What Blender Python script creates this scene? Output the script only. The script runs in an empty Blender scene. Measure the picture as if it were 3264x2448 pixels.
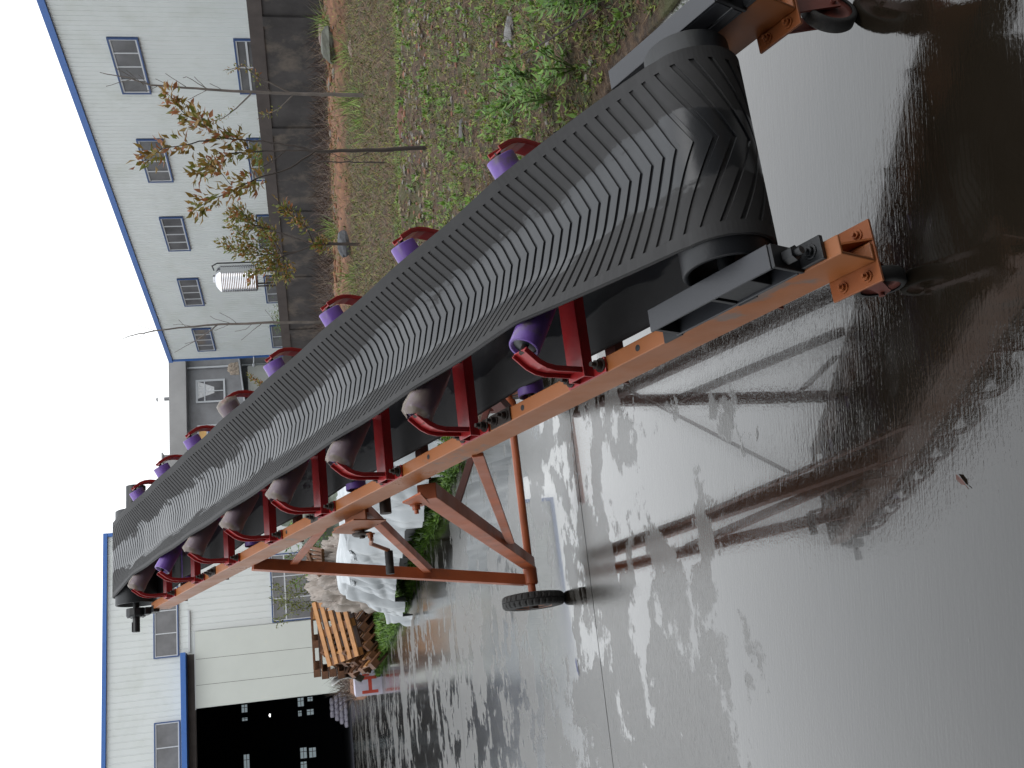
import bpy, math, random
import numpy as np
from mathutils import Vector, Matrix
random.seed(7); rng = np.random.default_rng(7)
S = bpy.context.scene
COL = S.collection
R = math.radians

# ------------------------------------------------------------------ camera
cam = bpy.data.cameras.new('camera'); camo = bpy.data.objects.new('camera', cam); COL.objects.link(camo)
r2 = Vector((0.99835, -0.01149, -0.05634)); u2 = Vector((0.0575, 0.19942, 0.97823)); fw = Vector((0.0, 0.97985, -0.19975))
X = -u2; Y = r2; Z = -fw
m = Matrix(((X.x, Y.x, Z.x, 0), (X.y, Y.y, Z.y, 0), (X.z, Y.z, Z.z, 1.15), (0, 0, 0, 1)))
camo.matrix_world = m
cam.sensor_fit = 'HORIZONTAL'; cam.sensor_width = 36; cam.lens = 36 * 3216.19 / 3264
cam.clip_start = 0.05; cam.clip_end = 2000
S.camera = camo

# ------------------------------------------------------------------ sky and sun (overcast)
SUN_EL, SUN_AZ = R(58), R(140)
w = bpy.data.worlds.new('World'); S.world = w; w.use_nodes = True
nt = w.node_tree; nt.nodes.clear()
def N(t, **k):
    n = nt.nodes.new(t)
    for a, b in k.items(): setattr(n, a, b)
    return n
sky = N('ShaderNodeTexSky', sky_type='NISHITA'); sky.sun_disc = False; sky.sun_elevation = SUN_EL; sky.sun_rotation = SUN_AZ; sky.dust_density = 6
hs = N('ShaderNodeHueSaturation'); hs.inputs['Saturation'].default_value = 0.25
b1 = N('ShaderNodeBackground'); b1.inputs[1].default_value = 0.05
tc = N('ShaderNodeTexCoord'); sx = N('ShaderNodeSeparateXYZ')
mr = N('ShaderNodeMapRange'); mr.inputs[1].default_value = 0.0; mr.inputs[2].default_value = 0.8
mr.inputs[3].default_value = 0.0; mr.inputs[4].default_value = 1.0
mx = N('ShaderNodeMix', data_type='RGBA'); mx.inputs[6].default_value = (1.55, 1.58, 1.58, 1); mx.inputs[7].default_value = (1.55, 1.62, 1.70, 1)
b2 = N('ShaderNodeBackground'); b2.inputs[1].default_value = 1.0
ad = N('ShaderNodeAddShader'); ow = N('ShaderNodeOutputWorld')
L = nt.links.new
L(sky.outputs[0], hs.inputs['Color']); L(hs.outputs[0], b1.inputs[0])
L(tc.outputs['Generated'], sx.inputs[0]); L(sx.outputs['Z'], mr.inputs[0]); L(mr.outputs[0], mx.inputs[0]); L(mx.outputs[2], b2.inputs[0])
L(b1.outputs[0], ad.inputs[0]); L(b2.outputs[0], ad.inputs[1]); L(ad.outputs[0], ow.inputs[0])
sun = bpy.data.lights.new('sun', 'SUN'); sun.energy = 0.5; sun.angle = R(25); sun.color = (1, .97, .93)
so = bpy.data.objects.new('sun', sun); COL.objects.link(so)
sd = Vector((math.cos(SUN_EL) * math.sin(SUN_AZ), math.cos(SUN_EL) * math.cos(SUN_AZ), math.sin(SUN_EL)))
so.rotation_euler = sd.to_track_quat('Z', 'Y').to_euler()
S.view_settings.view_transform = 'Standard'; S.view_settings.look = 'None'; S.view_settings.gamma = 1
S.view_settings.exposure = -0.15
S.cycles.max_bounces = 6; S.cycles.use_denoising = True

# ------------------------------------------------------------------ mesh builder
class MB:
    def __init__(s): s.V = []; s.F = []; s.S = []; s.M = []
    def add(s, vs, fs, smooth=False, mi=0):
        o = len(s.V); s.V += [tuple(v) for v in vs]
        for f in fs: s.F.append(tuple(i + o for i in f)); s.S.append(smooth); s.M.append(mi)
    def hexa(s, p, mi=0):   # 8 corners: bottom 0-3, top 4-7
        s.add(p, [(0, 3, 2, 1), (4, 5, 6, 7), (0, 1, 5, 4), (1, 2, 6, 5), (2, 3, 7, 6), (3, 0, 4, 7)], mi=mi)
    def box(s, c, a, b, d, mi=0):   # centre + three half vectors
        c, a, b, d = map(Vector, (c, a, b, d))
        s.hexa([c - a - b - d, c + a - b - d, c + a + b - d, c - a + b - d, c - a - b + d, c + a - b + d, c + a + b + d, c - a + b + d], mi)
    def beam(s, p0, p1, wd, ht, up=(0, 0, 1), mi=0):
        p0, p1, up = Vector(p0), Vector(p1), Vector(up); d = (p1 - p0); t = d.normalized()
        x = t.cross(up).normalized(); y = x.cross(t)
        s.box((p0 + p1) / 2, x * wd / 2, d / 2, y * ht / 2, mi)
    def tube(s, pts, rad, seg=8, cap=True, smooth=True, mi=0):
        pts = [Vector(p) for p in pts]; n = len(pts)
        if not hasattr(rad, '__len__'): rad = [rad] * n
        t0 = (pts[1] - pts[0]).normalized(); ref = Vector((0, 0, 1)) if abs(t0.z) < .9 else Vector((1, 0, 0))
        x = t0.cross(ref).normalized(); vs = []
        for i, p in enumerate(pts):
            t = (pts[min(i + 1, n - 1)] - pts[max(i - 1, 0)]).normalized()
            x = (x - t * x.dot(t)).normalized(); y = t.cross(x)
            for k in range(seg):
                a = 2 * math.pi * k / seg; vs.append(p + (x * math.cos(a) + y * math.sin(a)) * rad[i])
        fs = [(i * seg + k, i * seg + (k + 1) % seg, (i + 1) * seg + (k + 1) % seg, (i + 1) * seg + k) for i in range(n - 1) for k in range(seg)]
        s.add(vs, fs, smooth, mi)
        if cap: s.add(vs[:seg], [tuple(range(seg))[::-1]], mi=mi); s.add(vs[-seg:], [tuple(range(seg))], mi=mi)
    def cyl(s, p0, p1, r, seg=20, mi=0): s.tube([p0, p1], r, seg, mi=mi)
    def lathe(s, p, ax, prof, seg=32, smooth=True, mi=0, mod=None):
        p, ax = Vector(p), Vector(ax).normalized(); ref = Vector((0, 0, 1)) if abs(ax.z) < .9 else Vector((1, 0, 0))
        x = ax.cross(ref).normalized(); y = ax.cross(x); vs = []
        for i, (h, r) in enumerate(prof):
            for k in range(seg):
                a = 2 * math.pi * k / seg; rr = r + (mod(i, k) if mod else 0)
                vs.append(p + ax * h + (x * math.cos(a) + y * math.sin(a)) * rr)
        fs = [(i * seg + k, i * seg + (k + 1) % seg, (i + 1) * seg + (k + 1) % seg, (i + 1) * seg + k) for i in range(len(prof) - 1) for k in range(seg)]
        s.add(vs, fs, smooth, mi)
    def prism(s, poly, ext, mi=0):
        poly = [Vector(p) for p in poly]; ext = Vector(ext); n = len(poly)
        s.add(poly + [p + ext for p in poly], [tuple(range(n))[::-1], tuple(range(n, 2 * n))] + [(i, (i + 1) % n, n + (i + 1) % n, n + i) for i in range(n)], mi=mi)
    def obj(s, name, mat, parent=None, bevel=0, **tags):
        me = bpy.data.meshes.new(name); me.from_pydata(s.V, [], s.F)
        me.polygons.foreach_set('use_smooth', s.S)
        for mm in (mat if isinstance(mat, (list, tuple)) else [mat]): me.materials.append(mm)
        me.polygons.foreach_set('material_index', s.M)
        o = bpy.data.objects.new(name, me); COL.objects.link(o)
        if parent:
            o.parent = parent
            o.matrix_parent_inverse = Matrix.Translation(-parent.location) if parent.type == 'EMPTY' else Matrix()
        if bevel:
            b = o.modifiers.new('bevel', 'BEVEL'); b.width = bevel; b.segments = 2; b.limit_method = 'ANGLE'
        for k, v in tags.items(): o[k] = v
        return o
def thing(name, label, cat, loc=(0, 0, 0), group=None):
    o = bpy.data.objects.new(name, None); COL.objects.link(o); o.location = loc; o.empty_display_size = .1
    o['label'] = label; o['category'] = cat
    if group: o['group'] = group
    return o

# ------------------------------------------------------------------ materials
def mat(name, col, rough=.6, metal=0, var=0.0, vscale=8, bump=0, bscale=60, rvar=0, ior=1.5, col2=None, c2s=(.5, .6), c2scale=5, det=6, spec=.5, coat=0, stretch=None):
    m = bpy.data.materials.new(name); m.use_nodes = True; t = m.node_tree; p = t.nodes['Principled BSDF']
    p.inputs['Base Color'].default_value = (*col, 1); p.inputs['Roughness'].default_value = rough; p.inputs['Metallic'].default_value = metal
    p.inputs['IOR'].default_value = ior; p.inputs['Specular IOR Level'].default_value = spec; p.inputs['Coat Weight'].default_value = coat; p.inputs['Coat Roughness'].default_value = .08
    tcn = t.nodes.new('ShaderNodeTexCoord'); vec = tcn.outputs['Object']
    if stretch:
        mp = t.nodes.new('ShaderNodeMapping'); mp.inputs['Scale'].default_value = stretch; t.links.new(vec, mp.inputs[0]); vec = mp.outputs[0]
    def noise(sc, d=6, rr=.6):
        n = t.nodes.new('ShaderNodeTexNoise'); n.inputs['Scale'].default_value = sc; n.inputs['Detail'].default_value = d; n.inputs['Roughness'].default_value = rr
        t.links.new(vec, n.inputs['Vector']); return n
    def ramp(src, a, b, lo, hi):
        r = t.nodes.new('ShaderNodeMapRange'); r.inputs[1].default_value = a; r.inputs[2].default_value = b; r.inputs[3].default_value = lo; r.inputs[4].default_value = hi
        t.links.new(src, r.inputs[0]); return r.outputs[0]
    c = None
    if var:
        n = noise(vscale, det); f = ramp(n.outputs[0], .3, .7, 1 - var, 1 + var)
        v = t.nodes.new('ShaderNodeVectorMath'); v.operation = 'SCALE'; v.inputs[0].default_value = col; t.links.new(f, v.inputs['Scale']); c = v.outputs[0]
    if col2:
        n = noise(c2scale, 8, .65); f = ramp(n.outputs[0], c2s[0], c2s[1], 0, 1)
        x = t.nodes.new('ShaderNodeMix'); x.data_type = 'RGBA'; x.inputs[6].default_value = (*col, 1); x.inputs[7].default_value = (*col2, 1)
        if c: t.links.new(c, x.inputs[6])
        t.links.new(f, x.inputs[0]); c = x.outputs[2]
    if c: t.links.new(c, p.inputs['Base Color'])
    if rvar: t.links.new(ramp(noise(vscale * 1.3, 5).outputs[0], .3, .7, max(.02, rough - rvar), rough + rvar), p.inputs['Roughness'])
    if bump:
        bn = t.nodes.new('ShaderNodeBump'); bn.inputs['Strength'].default_value = 1; bn.inputs['Distance'].default_value = bump
        t.links.new(noise(bscale, 5).outputs[0], bn.inputs['Height']); t.links.new(bn.outputs[0], p.inputs['Normal'])
    return m
M = {}
M['orange'] = mat('orange_paint', (.30, .088, .022), .45, var=.18, vscale=5, rvar=.12, bump=.0006, bscale=40, col2=(.30, .085, .035), c2s=(.58, .72), c2scale=6)
M['railp'] = mat('rail_paint', (.34, .112, .030), .40, var=.14, vscale=4, rvar=.14, bump=.0006, bscale=30, col2=(.19, .12, .09), c2s=(.60, .65), c2scale=5)
M['legp'] = mat('leg_paint', (.38, .095, .032), .46, var=.2, vscale=6, rvar=.12, bump=.0006, col2=(.22, .07, .04), c2s=(.55, .7))
M['dkred'] = mat('dark_red', (.11, .022, .013), .55, var=.2, bump=.0005)
M['red'] = mat('red_paint', (.34, .016, .018), .38, var=.14, vscale=20, rvar=.1, bump=.0006, bscale=60, coat=.15)
M['purple'] = mat('purple_paint', (.15, .075, .33), .42, var=.15, vscale=25, rvar=.15, bump=.0004, bscale=80, col2=(.13, .10, .13), c2s=(.54, .68), c2scale=14)
M['black'] = mat('black_paint', (.012, .013, .015), .45, var=.2, bump=.0005, bscale=90)
M['barg'] = mat('black_satin_angle', (.04, .042, .048), .42, var=.1, bump=.0003, bscale=200)
M['steel'] = mat('dirty_bolt_steel', (.05, .04, .035), .5, metal=.6, var=.3)
M['rubber'] = mat('tyre_rubber', (.022, .021, .02), .7, var=.3, vscale=15, bump=.0008, bscale=60, col2=(.10, .085, .07), c2s=(.55, .75), c2scale=8)
M['bearing'] = mat('bearing_seal', (.012, .018, .02), .3)
M['wood'] = mat('wet_wood', (.10, .040, .015), .6, var=.45, vscale=9, bump=.002, bscale=50, stretch=(1, 1, 1))
M['wood2'] = mat('fresh_wood', (.30, .135, .04), .6, var=.25, vscale=9, bump=.002, bscale=50)
M['wood3'] = mat('dark_wood', (.05, .022, .011), .6, var=.4, vscale=9, bump=.002, bscale=50)
M['tarp'] = mat('white_tarp', (.38, .405, .42), .28, var=.10, vscale=2.5, bump=.004, bscale=14)
M['cream'] = mat('cream_sheet', (.30, .26, .23), .4, var=.22, vscale=3, bump=.006, bscale=9)
M['grtarp'] = mat('grey_green_tarp', (.12, .14, .11), .4, var=.15, vscale=3, bump=.006, bscale=7)
M['white'] = mat('white_cladding', (.52, .55, .545), .45, var=.03, vscale=.8, col2=(.45, .48, .455), c2s=(.5, .75), c2scale=.6)
M['blue'] = mat('blue_trim', (.022, .10, .33), .4, var=.08)
M['bluef'] = mat('window_blue_surround', (.022, .055, .16), .45, var=.1)
M['frame'] = mat('window_frame', (.42, .44, .46), .4)
M['glass'] = mat('window_glass', (.10, .10, .105), .12, ior=1.5, var=.35, vscale=1.2)
M['grey'] = mat('grey_render', (.20, .205, .215), .85, var=.12, vscale=.8, col2=(.15, .15, .155), c2s=(.45, .65), c2scale=.6, bump=.004, bscale=20)
M['greycap'] = mat('pale_grey_render', (.25, .25, .25), .85, var=.12, vscale=.6, bump=.004)
M['dwall'] = mat('dark_wall_render', (.034, .032, .032), .85, var=.45, vscale=1.1, col2=(.10, .085, .07), c2s=(.52, .66), c2scale=.9, bump=.008, bscale=6)
M['coping'] = mat('brown_coping', (.05, .042, .039), .85, var=.25, vscale=2, bump=.004)
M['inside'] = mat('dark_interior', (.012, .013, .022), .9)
M['bark'] = mat('dark_bark', (.035, .026, .022), .8, var=.3, bump=.002, bscale=80)
M['barkg'] = mat('grey_bark', (.10, .085, .075), .8, var=.4, vscale=4, bump=.002, bscale=80)
M['stain'] = mat('stainless', (.72, .72, .74), .18, metal=1, var=.05)
M['dry'] = mat('fallen_leaf', (.10, .045, .035), .5)
M['lead'] = mat('lamp_glow', (1, 1, 1), .5)
M['door'] = mat('door_panel', (.46, .49, .46), .45, var=.03, vscale=1, col2=(.52, .52, .42), c2s=(.62, .8), c2scale=1.5)
def emis(name, c, s):
    m = bpy.data.materials.new(name); m.use_nodes = True; p = m.node_tree.nodes['Principled BSDF']
    p.inputs['Base Color'].default_value = (*c, 1); p.inputs['Emission Color'].default_value = (*c, 1); p.inputs['Emission Strength'].default_value = s; return m
M['day'] = emis('daylight_glow_pane', (.62, .74, .80), .3); M['lamp'] = emis('lit_lamp', (1, 1, 1), 2.5)
def film():
    m = bpy.data.materials.new('plastic_film'); m.use_nodes = True; t = m.node_tree; p = t.nodes['Principled BSDF']
    p.inputs['Base Color'].default_value = (.27, .22, .18, 1); p.inputs['Roughness'].default_value = .3; p.inputs['Alpha'].default_value = .62
    return m
M['film'] = film()
def attrmat(name, rough, var=.25, trans=0.0):
    m = bpy.data.materials.new(name); m.use_nodes = True; t = m.node_tree; p = t.nodes['Principled BSDF']; p.inputs['Roughness'].default_value = rough
    a = t.nodes.new('ShaderNodeAttribute'); a.attribute_name = 'tint'; t.links.new(a.outputs['Color'], p.inputs['Base Color'])
    if trans:
        tr = t.nodes.new('ShaderNodeBsdfTranslucent'); mx = t.nodes.new('ShaderNodeMixShader'); mx.inputs[0].default_value = trans
        t.links.new(a.outputs['Color'], tr.inputs[0]); t.links.new(p.outputs[0], mx.inputs[1]); t.links.new(tr.outputs[0], mx.inputs[2])
        t.links.new(mx.outputs[0], t.nodes['Material Output'].inputs[0])
    return m
M['leaf'] = attrmat('leaves', .5, trans=.3); M['litter'] = attrmat('litter', .7)

# wet concrete
def concrete():
    m = bpy.data.materials.new('wet_concrete'); m.use_nodes = True; t = m.node_tree; p = t.nodes['Principled BSDF']; lk = t.links.new
    tcn = t.nodes.new('ShaderNodeTexCoord')
    def nz(sc, d=6, rr=.6, scale=None):
        n = t.nodes.new('ShaderNodeTexNoise'); n.inputs['Scale'].default_value = sc; n.inputs['Detail'].default_value = d; n.inputs['Roughness'].default_value = rr
        if scale:
            mp = t.nodes.new('ShaderNodeMapping'); mp.inputs['Scale'].default_value = scale; mp.inputs['Rotation'].default_value = (0, 0, R(-16)); lk(tcn.outputs['Object'], mp.inputs[0]); lk(mp.outputs[0], n.inputs[0])
        else: lk(tcn.outputs['Object'], n.inputs[0])
        return n.outputs[0]
    def mr_(src, a, b, lo, hi):
        r = t.nodes.new('ShaderNodeMapRange'); r.inputs[1].default_value = a; r.inputs[2].default_value = b; r.inputs[3].default_value = lo; r.inputs[4].default_value = hi; lk(src, r.inputs[0]); return r.outputs[0]
    def mix(f, a, b):
        x = t.nodes.new('ShaderNodeMix'); x.data_type = 'RGBA'; lk(f, x.inputs[0])
        for i, v in ((6, a), (7, b)):
            if isinstance(v, tuple): x.inputs[i].default_value = (*v, 1)
            else: lk(v, x.inputs[i])
        return x.outputs[2]
    def math_(op, a, b):
        x = t.nodes.new('ShaderNodeMath'); x.operation = op
        for i, v in ((0, a), (1, b)):
            if isinstance(v, (int, float)): x.inputs[i].default_value = v
            else: lk(v, x.inputs[i])
        return x.outputs[0]
    big = nz(.55, 5, .55); med = nz(3.2, 6, .6); fine = nz(45, 5, .65); streak = nz(1.6, 5, .6, (.25, 2.2, 1))
    c = mix(mr_(med, .3, .7, 0, 1), (.052, .049, .044), (.080, .076, .069))
    v = t.nodes.new('ShaderNodeTexVoronoi'); v.inputs['Scale'].default_value = 13; lk(tcn.outputs['Object'], v.inputs[0])
    pit = math_('MULTIPLY', mr_(v.outputs[0], .05, .085, 1, 0), mr_(nz(1.3, 2), .47, .53, 0, 1))
    
    sq_ = t.nodes.new('ShaderNodeSeparateXYZ'); lk(tcn.outputs['Object'], sq_.inputs[0]); xv = math_('ADD', sq_.outputs['X'], math_('MULTIPLY', math_('MAXIMUM', math_('SUBTRACT', sq_.outputs['Y'], 4), 0), .45))
    wv_ = math_('ADD', math_('ADD', math_('MULTIPLY', big, .50), math_('MULTIPLY', med, .36)), math_('ADD', math_('MULTIPLY', nz(11, 5, .65), .16), math_('MULTIPLY', streak, .10)))
    wet = mr_(math_('ADD', wv_, math_('ADD', mr_(xv, -2.1, -1.0, -.12, .008), mr_(sq_.outputs['Y'], 2.9, 2.2, 0, .09))), .548, .564, 0, 1)
    cw_ = mix(mr_(big, .4, .6, 0, 1), (.008, .0062, .004), (.017, .013, .009)); c = mix(wet, c, cw_); c = mix(pit, c, (.005, .005, .005)); lk(c, p.inputs['Base Color'])
    ro = mix(wet, (.19, .19, .19), (.03, .03, .03)); sy = t.nodes.new('ShaderNodeSeparateXYZ'); lk(tcn.outputs['Object'], sy.inputs[0]); far = mr_(math_('ADD', sy.outputs['Y'], math_('MULTIPLY', big, 8)), 9, 15, 0, .10); dryc = mr_(wet, 0, 1, .12, 0); far = math_('MAXIMUM', far, mr_(math_('ADD', math_('MULTIPLY', sy.outputs['X'], -1), math_('MULTIPLY', nz(.8, 3), 2.4)), 2.2, 3.1, 0, .12)); ro2 = math_('ADD', ro, far); lk(ro2, p.inputs['Roughness']); lk(math_('ADD', math_('ADD', far, .02), dryc), p.inputs['Coat Roughness'])
    lk(mr_(wet, 0, 1, .12, .9), p.inputs['Coat Weight']); p.inputs['Coat IOR'].default_value = 1.34
    p.inputs['IOR'].default_value = 1.5; p.inputs['Specular IOR Level'].default_value = .7
    b1_ = t.nodes.new('ShaderNodeBump'); b1_.inputs['Distance'].default_value = 1.0
    brushed = nz(60, 3, .6, (.18, 2.2, 1))
    hgt = math_('MULTIPLY', fine, mr_(wet, 0, 1, .0007, .0002))
    hgt = math_('ADD', hgt, math_('MULTIPLY', brushed, mr_(wet, 0, 1, .0008, .0003)))
    hgt = math_('ADD', hgt, math_('MULTIPLY', nz(5, 3, .5), .0008))
    hgt = math_('ADD', hgt, math_('MULTIPLY', nz(120, 2, .5), mr_(nz(1.1, 4), .38, .58, .00006, .00030)))
    hgt = math_('ADD', hgt, math_('MULTIPLY', nz(22, 3, .6), mr_(nz(.9, 4), .4, .6, .00006, .0005)))
    lk(hgt, b1_.inputs['Height']); lk(b1_.outputs[0], p.inputs['Normal'])
    return m
M['conc'] = concrete()
def soil():
    m = bpy.data.materials.new('weedy_soil'); m.use_nodes = True; t = m.node_tree; p = t.nodes['Principled BSDF']; lk = t.links.new
    tcn = t.nodes.new('ShaderNodeTexCoord'); p.inputs['Roughness'].default_value = .9
    def nz(sc, d=8, rr=.65):
        n = t.nodes.new('ShaderNodeTexNoise'); n.inputs['Scale'].default_value = sc; n.inputs['Detail'].default_value = d; n.inputs['Roughness'].default_value = rr; lk(tcn.outputs['Object'], n.inputs[0]); return n.outputs[0]
    def mr_(src, a, b, lo=0., hi=1.):
        r = t.nodes.new('ShaderNodeMapRange'); r.inputs[1].default_value = a; r.inputs[2].default_value = b; r.inputs[3].default_value = lo; r.inputs[4].default_value = hi; lk(src, r.inputs[0]); return r.outputs[0]
    def mix(f, a, b):
        x = t.nodes.new('ShaderNodeMix'); x.data_type = 'RGBA'; lk(f, x.inputs[0])
        for i, v in ((6, a), (7, b)):
            if isinstance(v, tuple): x.inputs[i].default_value = (*v, 1)
            else: lk(v, x.inputs[i])
        return x.outputs[2]
    c = mix(mr_(nz(14), .38, .62), (.022, .012, .007), (.090, .052, .028)); c = mix(mr_(nz(40), .5, .7), c, (.15, .10, .06))
    c = mix(mr_(nz(2.5), .5, .62), c, (.06, .062, .02))
    dt = t.nodes.new('ShaderNodeVectorMath'); dt.operation = 'DOT_PRODUCT'; dt.inputs[1].default_value = (.517, .856, 0); lk(tcn.outputs['Object'], dt.inputs[0])
    ad_ = t.nodes.new('ShaderNodeMath'); ad_.operation = 'MULTIPLY_ADD'; lk(nz(1.2), ad_.inputs[0]); ad_.inputs[1].default_value = 1.6; lk(dt.outputs['Value'], ad_.inputs[2])
    red = mr_(ad_.outputs[0], 19.7, 20.2); c = mix(red, c, mix(mr_(nz(6), .4, .6), (.12, .055, .03), (.22, .105, .055)))
    lk(c, p.inputs['Base Color'])
    b = t.nodes.new('ShaderNodeBump'); b.inputs['Distance'].default_value = .03; lk(nz(25), b.inputs['Height']); lk(b.outputs[0], p.inputs['Normal'])
    return m
M['soil'] = soil()
def beltmat():
    m = bpy.data.materials.new('wet_belt_rubber'); m.use_nodes = True; t = m.node_tree; p = t.nodes['Principled BSDF']; lk = t.links.new
    a = t.nodes.new('ShaderNodeAttribute'); a.attribute_name = 'ts'; s = t.nodes.new('ShaderNodeSeparateXYZ'); lk(a.outputs['Vector'], s.inputs[0])
    n = t.nodes.new('ShaderNodeTexNoise'); n.inputs['Scale'].default_value = 1; n.inputs['Detail'].default_value = 7; n.inputs['Roughness'].default_value = .65
    mp = t.nodes.new('ShaderNodeMapping'); mp.inputs['Scale'].default_value = (9, 3.2, 1); lk(a.outputs['Vector'], mp.inputs[0]); lk(mp.outputs[0], n.inputs[0])
    ab = t.nodes.new('ShaderNodeMath'); ab.operation = 'ABSOLUTE'; sh = t.nodes.new('ShaderNodeMath'); sh.operation = 'ADD'; sh.inputs[1].default_value = .012
    lk(s.outputs['X'], sh.inputs[0]); lk(sh.outputs[0], ab.inputs[0])
    ma = t.nodes.new('ShaderNodeMath'); ma.operation = 'MULTIPLY_ADD'; lk(n.outputs[0], ma.inputs[0]); ma.inputs[1].default_value = .26; lk(ab.outputs[0], ma.inputs[2])
    wet = t.nodes.new('ShaderNodeMapRange'); lk(ma.outputs[0], wet.inputs[0]); wet.inputs[1].default_value = .205; wet.inputs[2].default_value = .215; wet.inputs[3].default_value = 1; wet.inputs[4].default_value = 0
    n2 = t.nodes.new('ShaderNodeTexNoise'); n2.inputs['Scale'].default_value = 30; n2.inputs['Detail'].default_value = 6; tcn = t.nodes.new('ShaderNodeTexCoord'); lk(tcn.outputs['Object'], n2.inputs[0])
    cx = t.nodes.new('ShaderNodeMix'); cx.data_type = 'RGBA'; lk(n2.outputs[0], cx.inputs[0]); cx.inputs[6].default_value = (.021, .0205, .021, 1); cx.inputs[7].default_value = (.038, .037, .037, 1)
    c2 = t.nodes.new('ShaderNodeMix'); c2.data_type = 'RGBA'; lk(wet.outputs[0], c2.inputs[0]); lk(cx.outputs[2], c2.inputs[6]); c2.inputs[7].default_value = (.015, .016, .018, 1); lk(c2.outputs[2], p.inputs['Base Color'])
    rr = t.nodes.new('ShaderNodeMapRange'); lk(wet.outputs[0], rr.inputs[0]); rr.inputs[3].default_value = .75; rr.inputs[4].default_value = .30; lk(rr.outputs[0], p.inputs['Roughness']); cw = t.nodes.new('ShaderNodeMath'); cw.operation = 'MULTIPLY'; cw.inputs[1].default_value = .25; lk(wet.outputs[0], cw.inputs[0]); lk(cw.outputs[0], p.inputs['Coat Weight']); p.inputs['Coat Roughness'].default_value = .2; p.inputs['Coat IOR'].default_value = 1.4
    b = t.nodes.new('ShaderNodeBump'); b.inputs['Distance'].default_value = .0006; lk(n2.outputs[0], b.inputs['Height']); lk(b.outputs[0], p.inputs['Normal'])
    return m
M['belt'] = beltmat()

# ------------------------------------------------------------------ ground
def grid(name, pts, nx, ny, mt, **k):
    b = MB(); b.add(pts, [(j * nx + i, j * nx + i + 1, (j + 1) * nx + i + 1, (j + 1) * nx + i) for j in range(ny - 1) for i in range(nx - 1)], True); return b.obj(name, mt, **k)
JD = Vector((-.968, -.25, 0)).normalized(); JN = Vector((-.25, .968, 0)).normalized()
# the yard slab in sections, with sawn joints between them
b = MB(); joints = [-6, -.6, 4.28, 9.06, 13.98, 19.35, 24.3, 29.2, 34.1, 39, 44, 49, 70]
for i in range(len(joints) - 1):
    g = .004
    a0, a1 = joints[i] + g, joints[i + 1] - g
    P = [JN * a0 + JD * -30, JN * a0 + JD * 60, JN * a1 + JD * 60, JN * a1 + JD * -30]
    b.add(P, [(0, 3, 2, 1)] if False else [(0, 1, 2, 3)])
yard = b.obj('yard_slab', M['conc'], kind='structure')
b = MB(); b.add([(-400, -200, -.012), (400, -200, -.012), (400, 600, -.012), (-400, 600, -.012)], [(0, 1, 2, 3)])
b.obj('ground', mat('ground_dark', (.012, .011, .010), .8, var=.3), kind='structure')
for me in (yard.data,):
    me.update()
# weed field terrain
EDGE = [(1.30, -.5), (1.22, 1.5), (1.10, 2.94), (1.09, 3.4), (.62, 4.8), (-.17, 6.6), (-.78, 8.36), (-1.22, 9.37), (-1.67, 10.7), (-2.7, 12.9), (-4.3, 17.4), (-5.9, 21.0), (-9, 30), (-12, 40)]
def edge_x(y):
    ys = [p[1] for p in EDGE]; xs = [p[0] for p in EDGE]; return np.interp(y, ys, xs)
from mathutils import noise as mn
def fbm(x, y, s=1., o=0): return mn.fractal(Vector((x * s + o, y * s, o * .7)), .8, 2.1, 5)
def vcoord(x, y): return .517 * x + .856 * y
def fz(x, y, ramp=True):
    d = x - edge_x(y); v = vcoord(x, y)
    z = .045 * fbm(x, y, 1.1, 3) + .02 * fbm(x, y, 4, 7)
    z += .06 * math.exp(-((v - 9.0) / .9) ** 2) * (1 + fbm(x, y, 2, 9))
    z += (.22 + .12 * fbm(x, y, .8, 2)) * max(0, min(1, (v - 18.9) / .6)) * (1 if v < 22 else max(.4, 1 - (v - 22) / 6))
    z += .01
    return max(.0, z + .05) * max(0, min(1, d / .25)) + .010
ys = np.concatenate([np.arange(-.5, 8, .07), np.arange(8, 20, .14), np.arange(20, 46, .45)])
us = np.linspace(0, 1, 110) ** 1.5
pts = []
for y in ys:
    x0 = edge_x(y); wdt = max(2.5, .55 * y + 3)
    for u in us: x = x0 + u * wdt; pts.append((x, y, fz(x, y) if u > 0 else -.008))
grid('weedy_soil', pts, len(us), len(ys), M['soil'], kind='structure')

# ------------------------------------------------------------------ belt conveyor
O = Vector((0.57736, 0.32942, -0.3146)); e = Vector((0.95307, 0.30276, 0)); c = Vector((-0.27688, 0.8716, 0.40454)); n = Vector((0.12248, -0.38555, 0.91452))
S0, DS, BD = 2.06985, 0.476139, 0.0046258
C0 = Vector((0, 0, 1.15)); UP = Vector((0, 0, 1)); FH = Vector((-.30276, .95307, 0))
def W(a, s, m):      # a: across from the left rail's web, s: along the conveyor, m: square to it; the head end droops a little
    sp = max(0., s - S0); return C0 + ((O + e * a + c * s + n * (m - BD * sp * sp)) - C0) * 1.033
def lbox(b, a0, a1, s0, s1, m0, m1, div=1, mi=0):
    for i in range(div):
        p, q = s0 + (s1 - s0) * i / div, s0 + (s1 - s0) * (i + 1) / div
        b.hexa([W(a0, p, m0), W(a1, p, m0), W(a1, q, m0), W(a0, q, m0), W(a0, p, m1), W(a1, p, m1), W(a1, q, m1), W(a0, q, m1)], mi)
def lprof(b, prof, s0, s1, div=14):      # extrude a closed (a, m) outline along s
    k = len(prof); vs = []
    for i in range(div + 1):
        s = s0 + (s1 - s0) * i / div; vs += [W(a, s, m) for a, m in prof]
    fs = [(i * k + j, i * k + (j + 1) % k, (i + 1) * k + (j + 1) % k, (i + 1) * k + j) for i in range(div) for j in range(k)]
    fs += [tuple(range(k))[::-1], tuple(range(div * k, div * k + k))]
    b.add(vs, fs)
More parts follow.
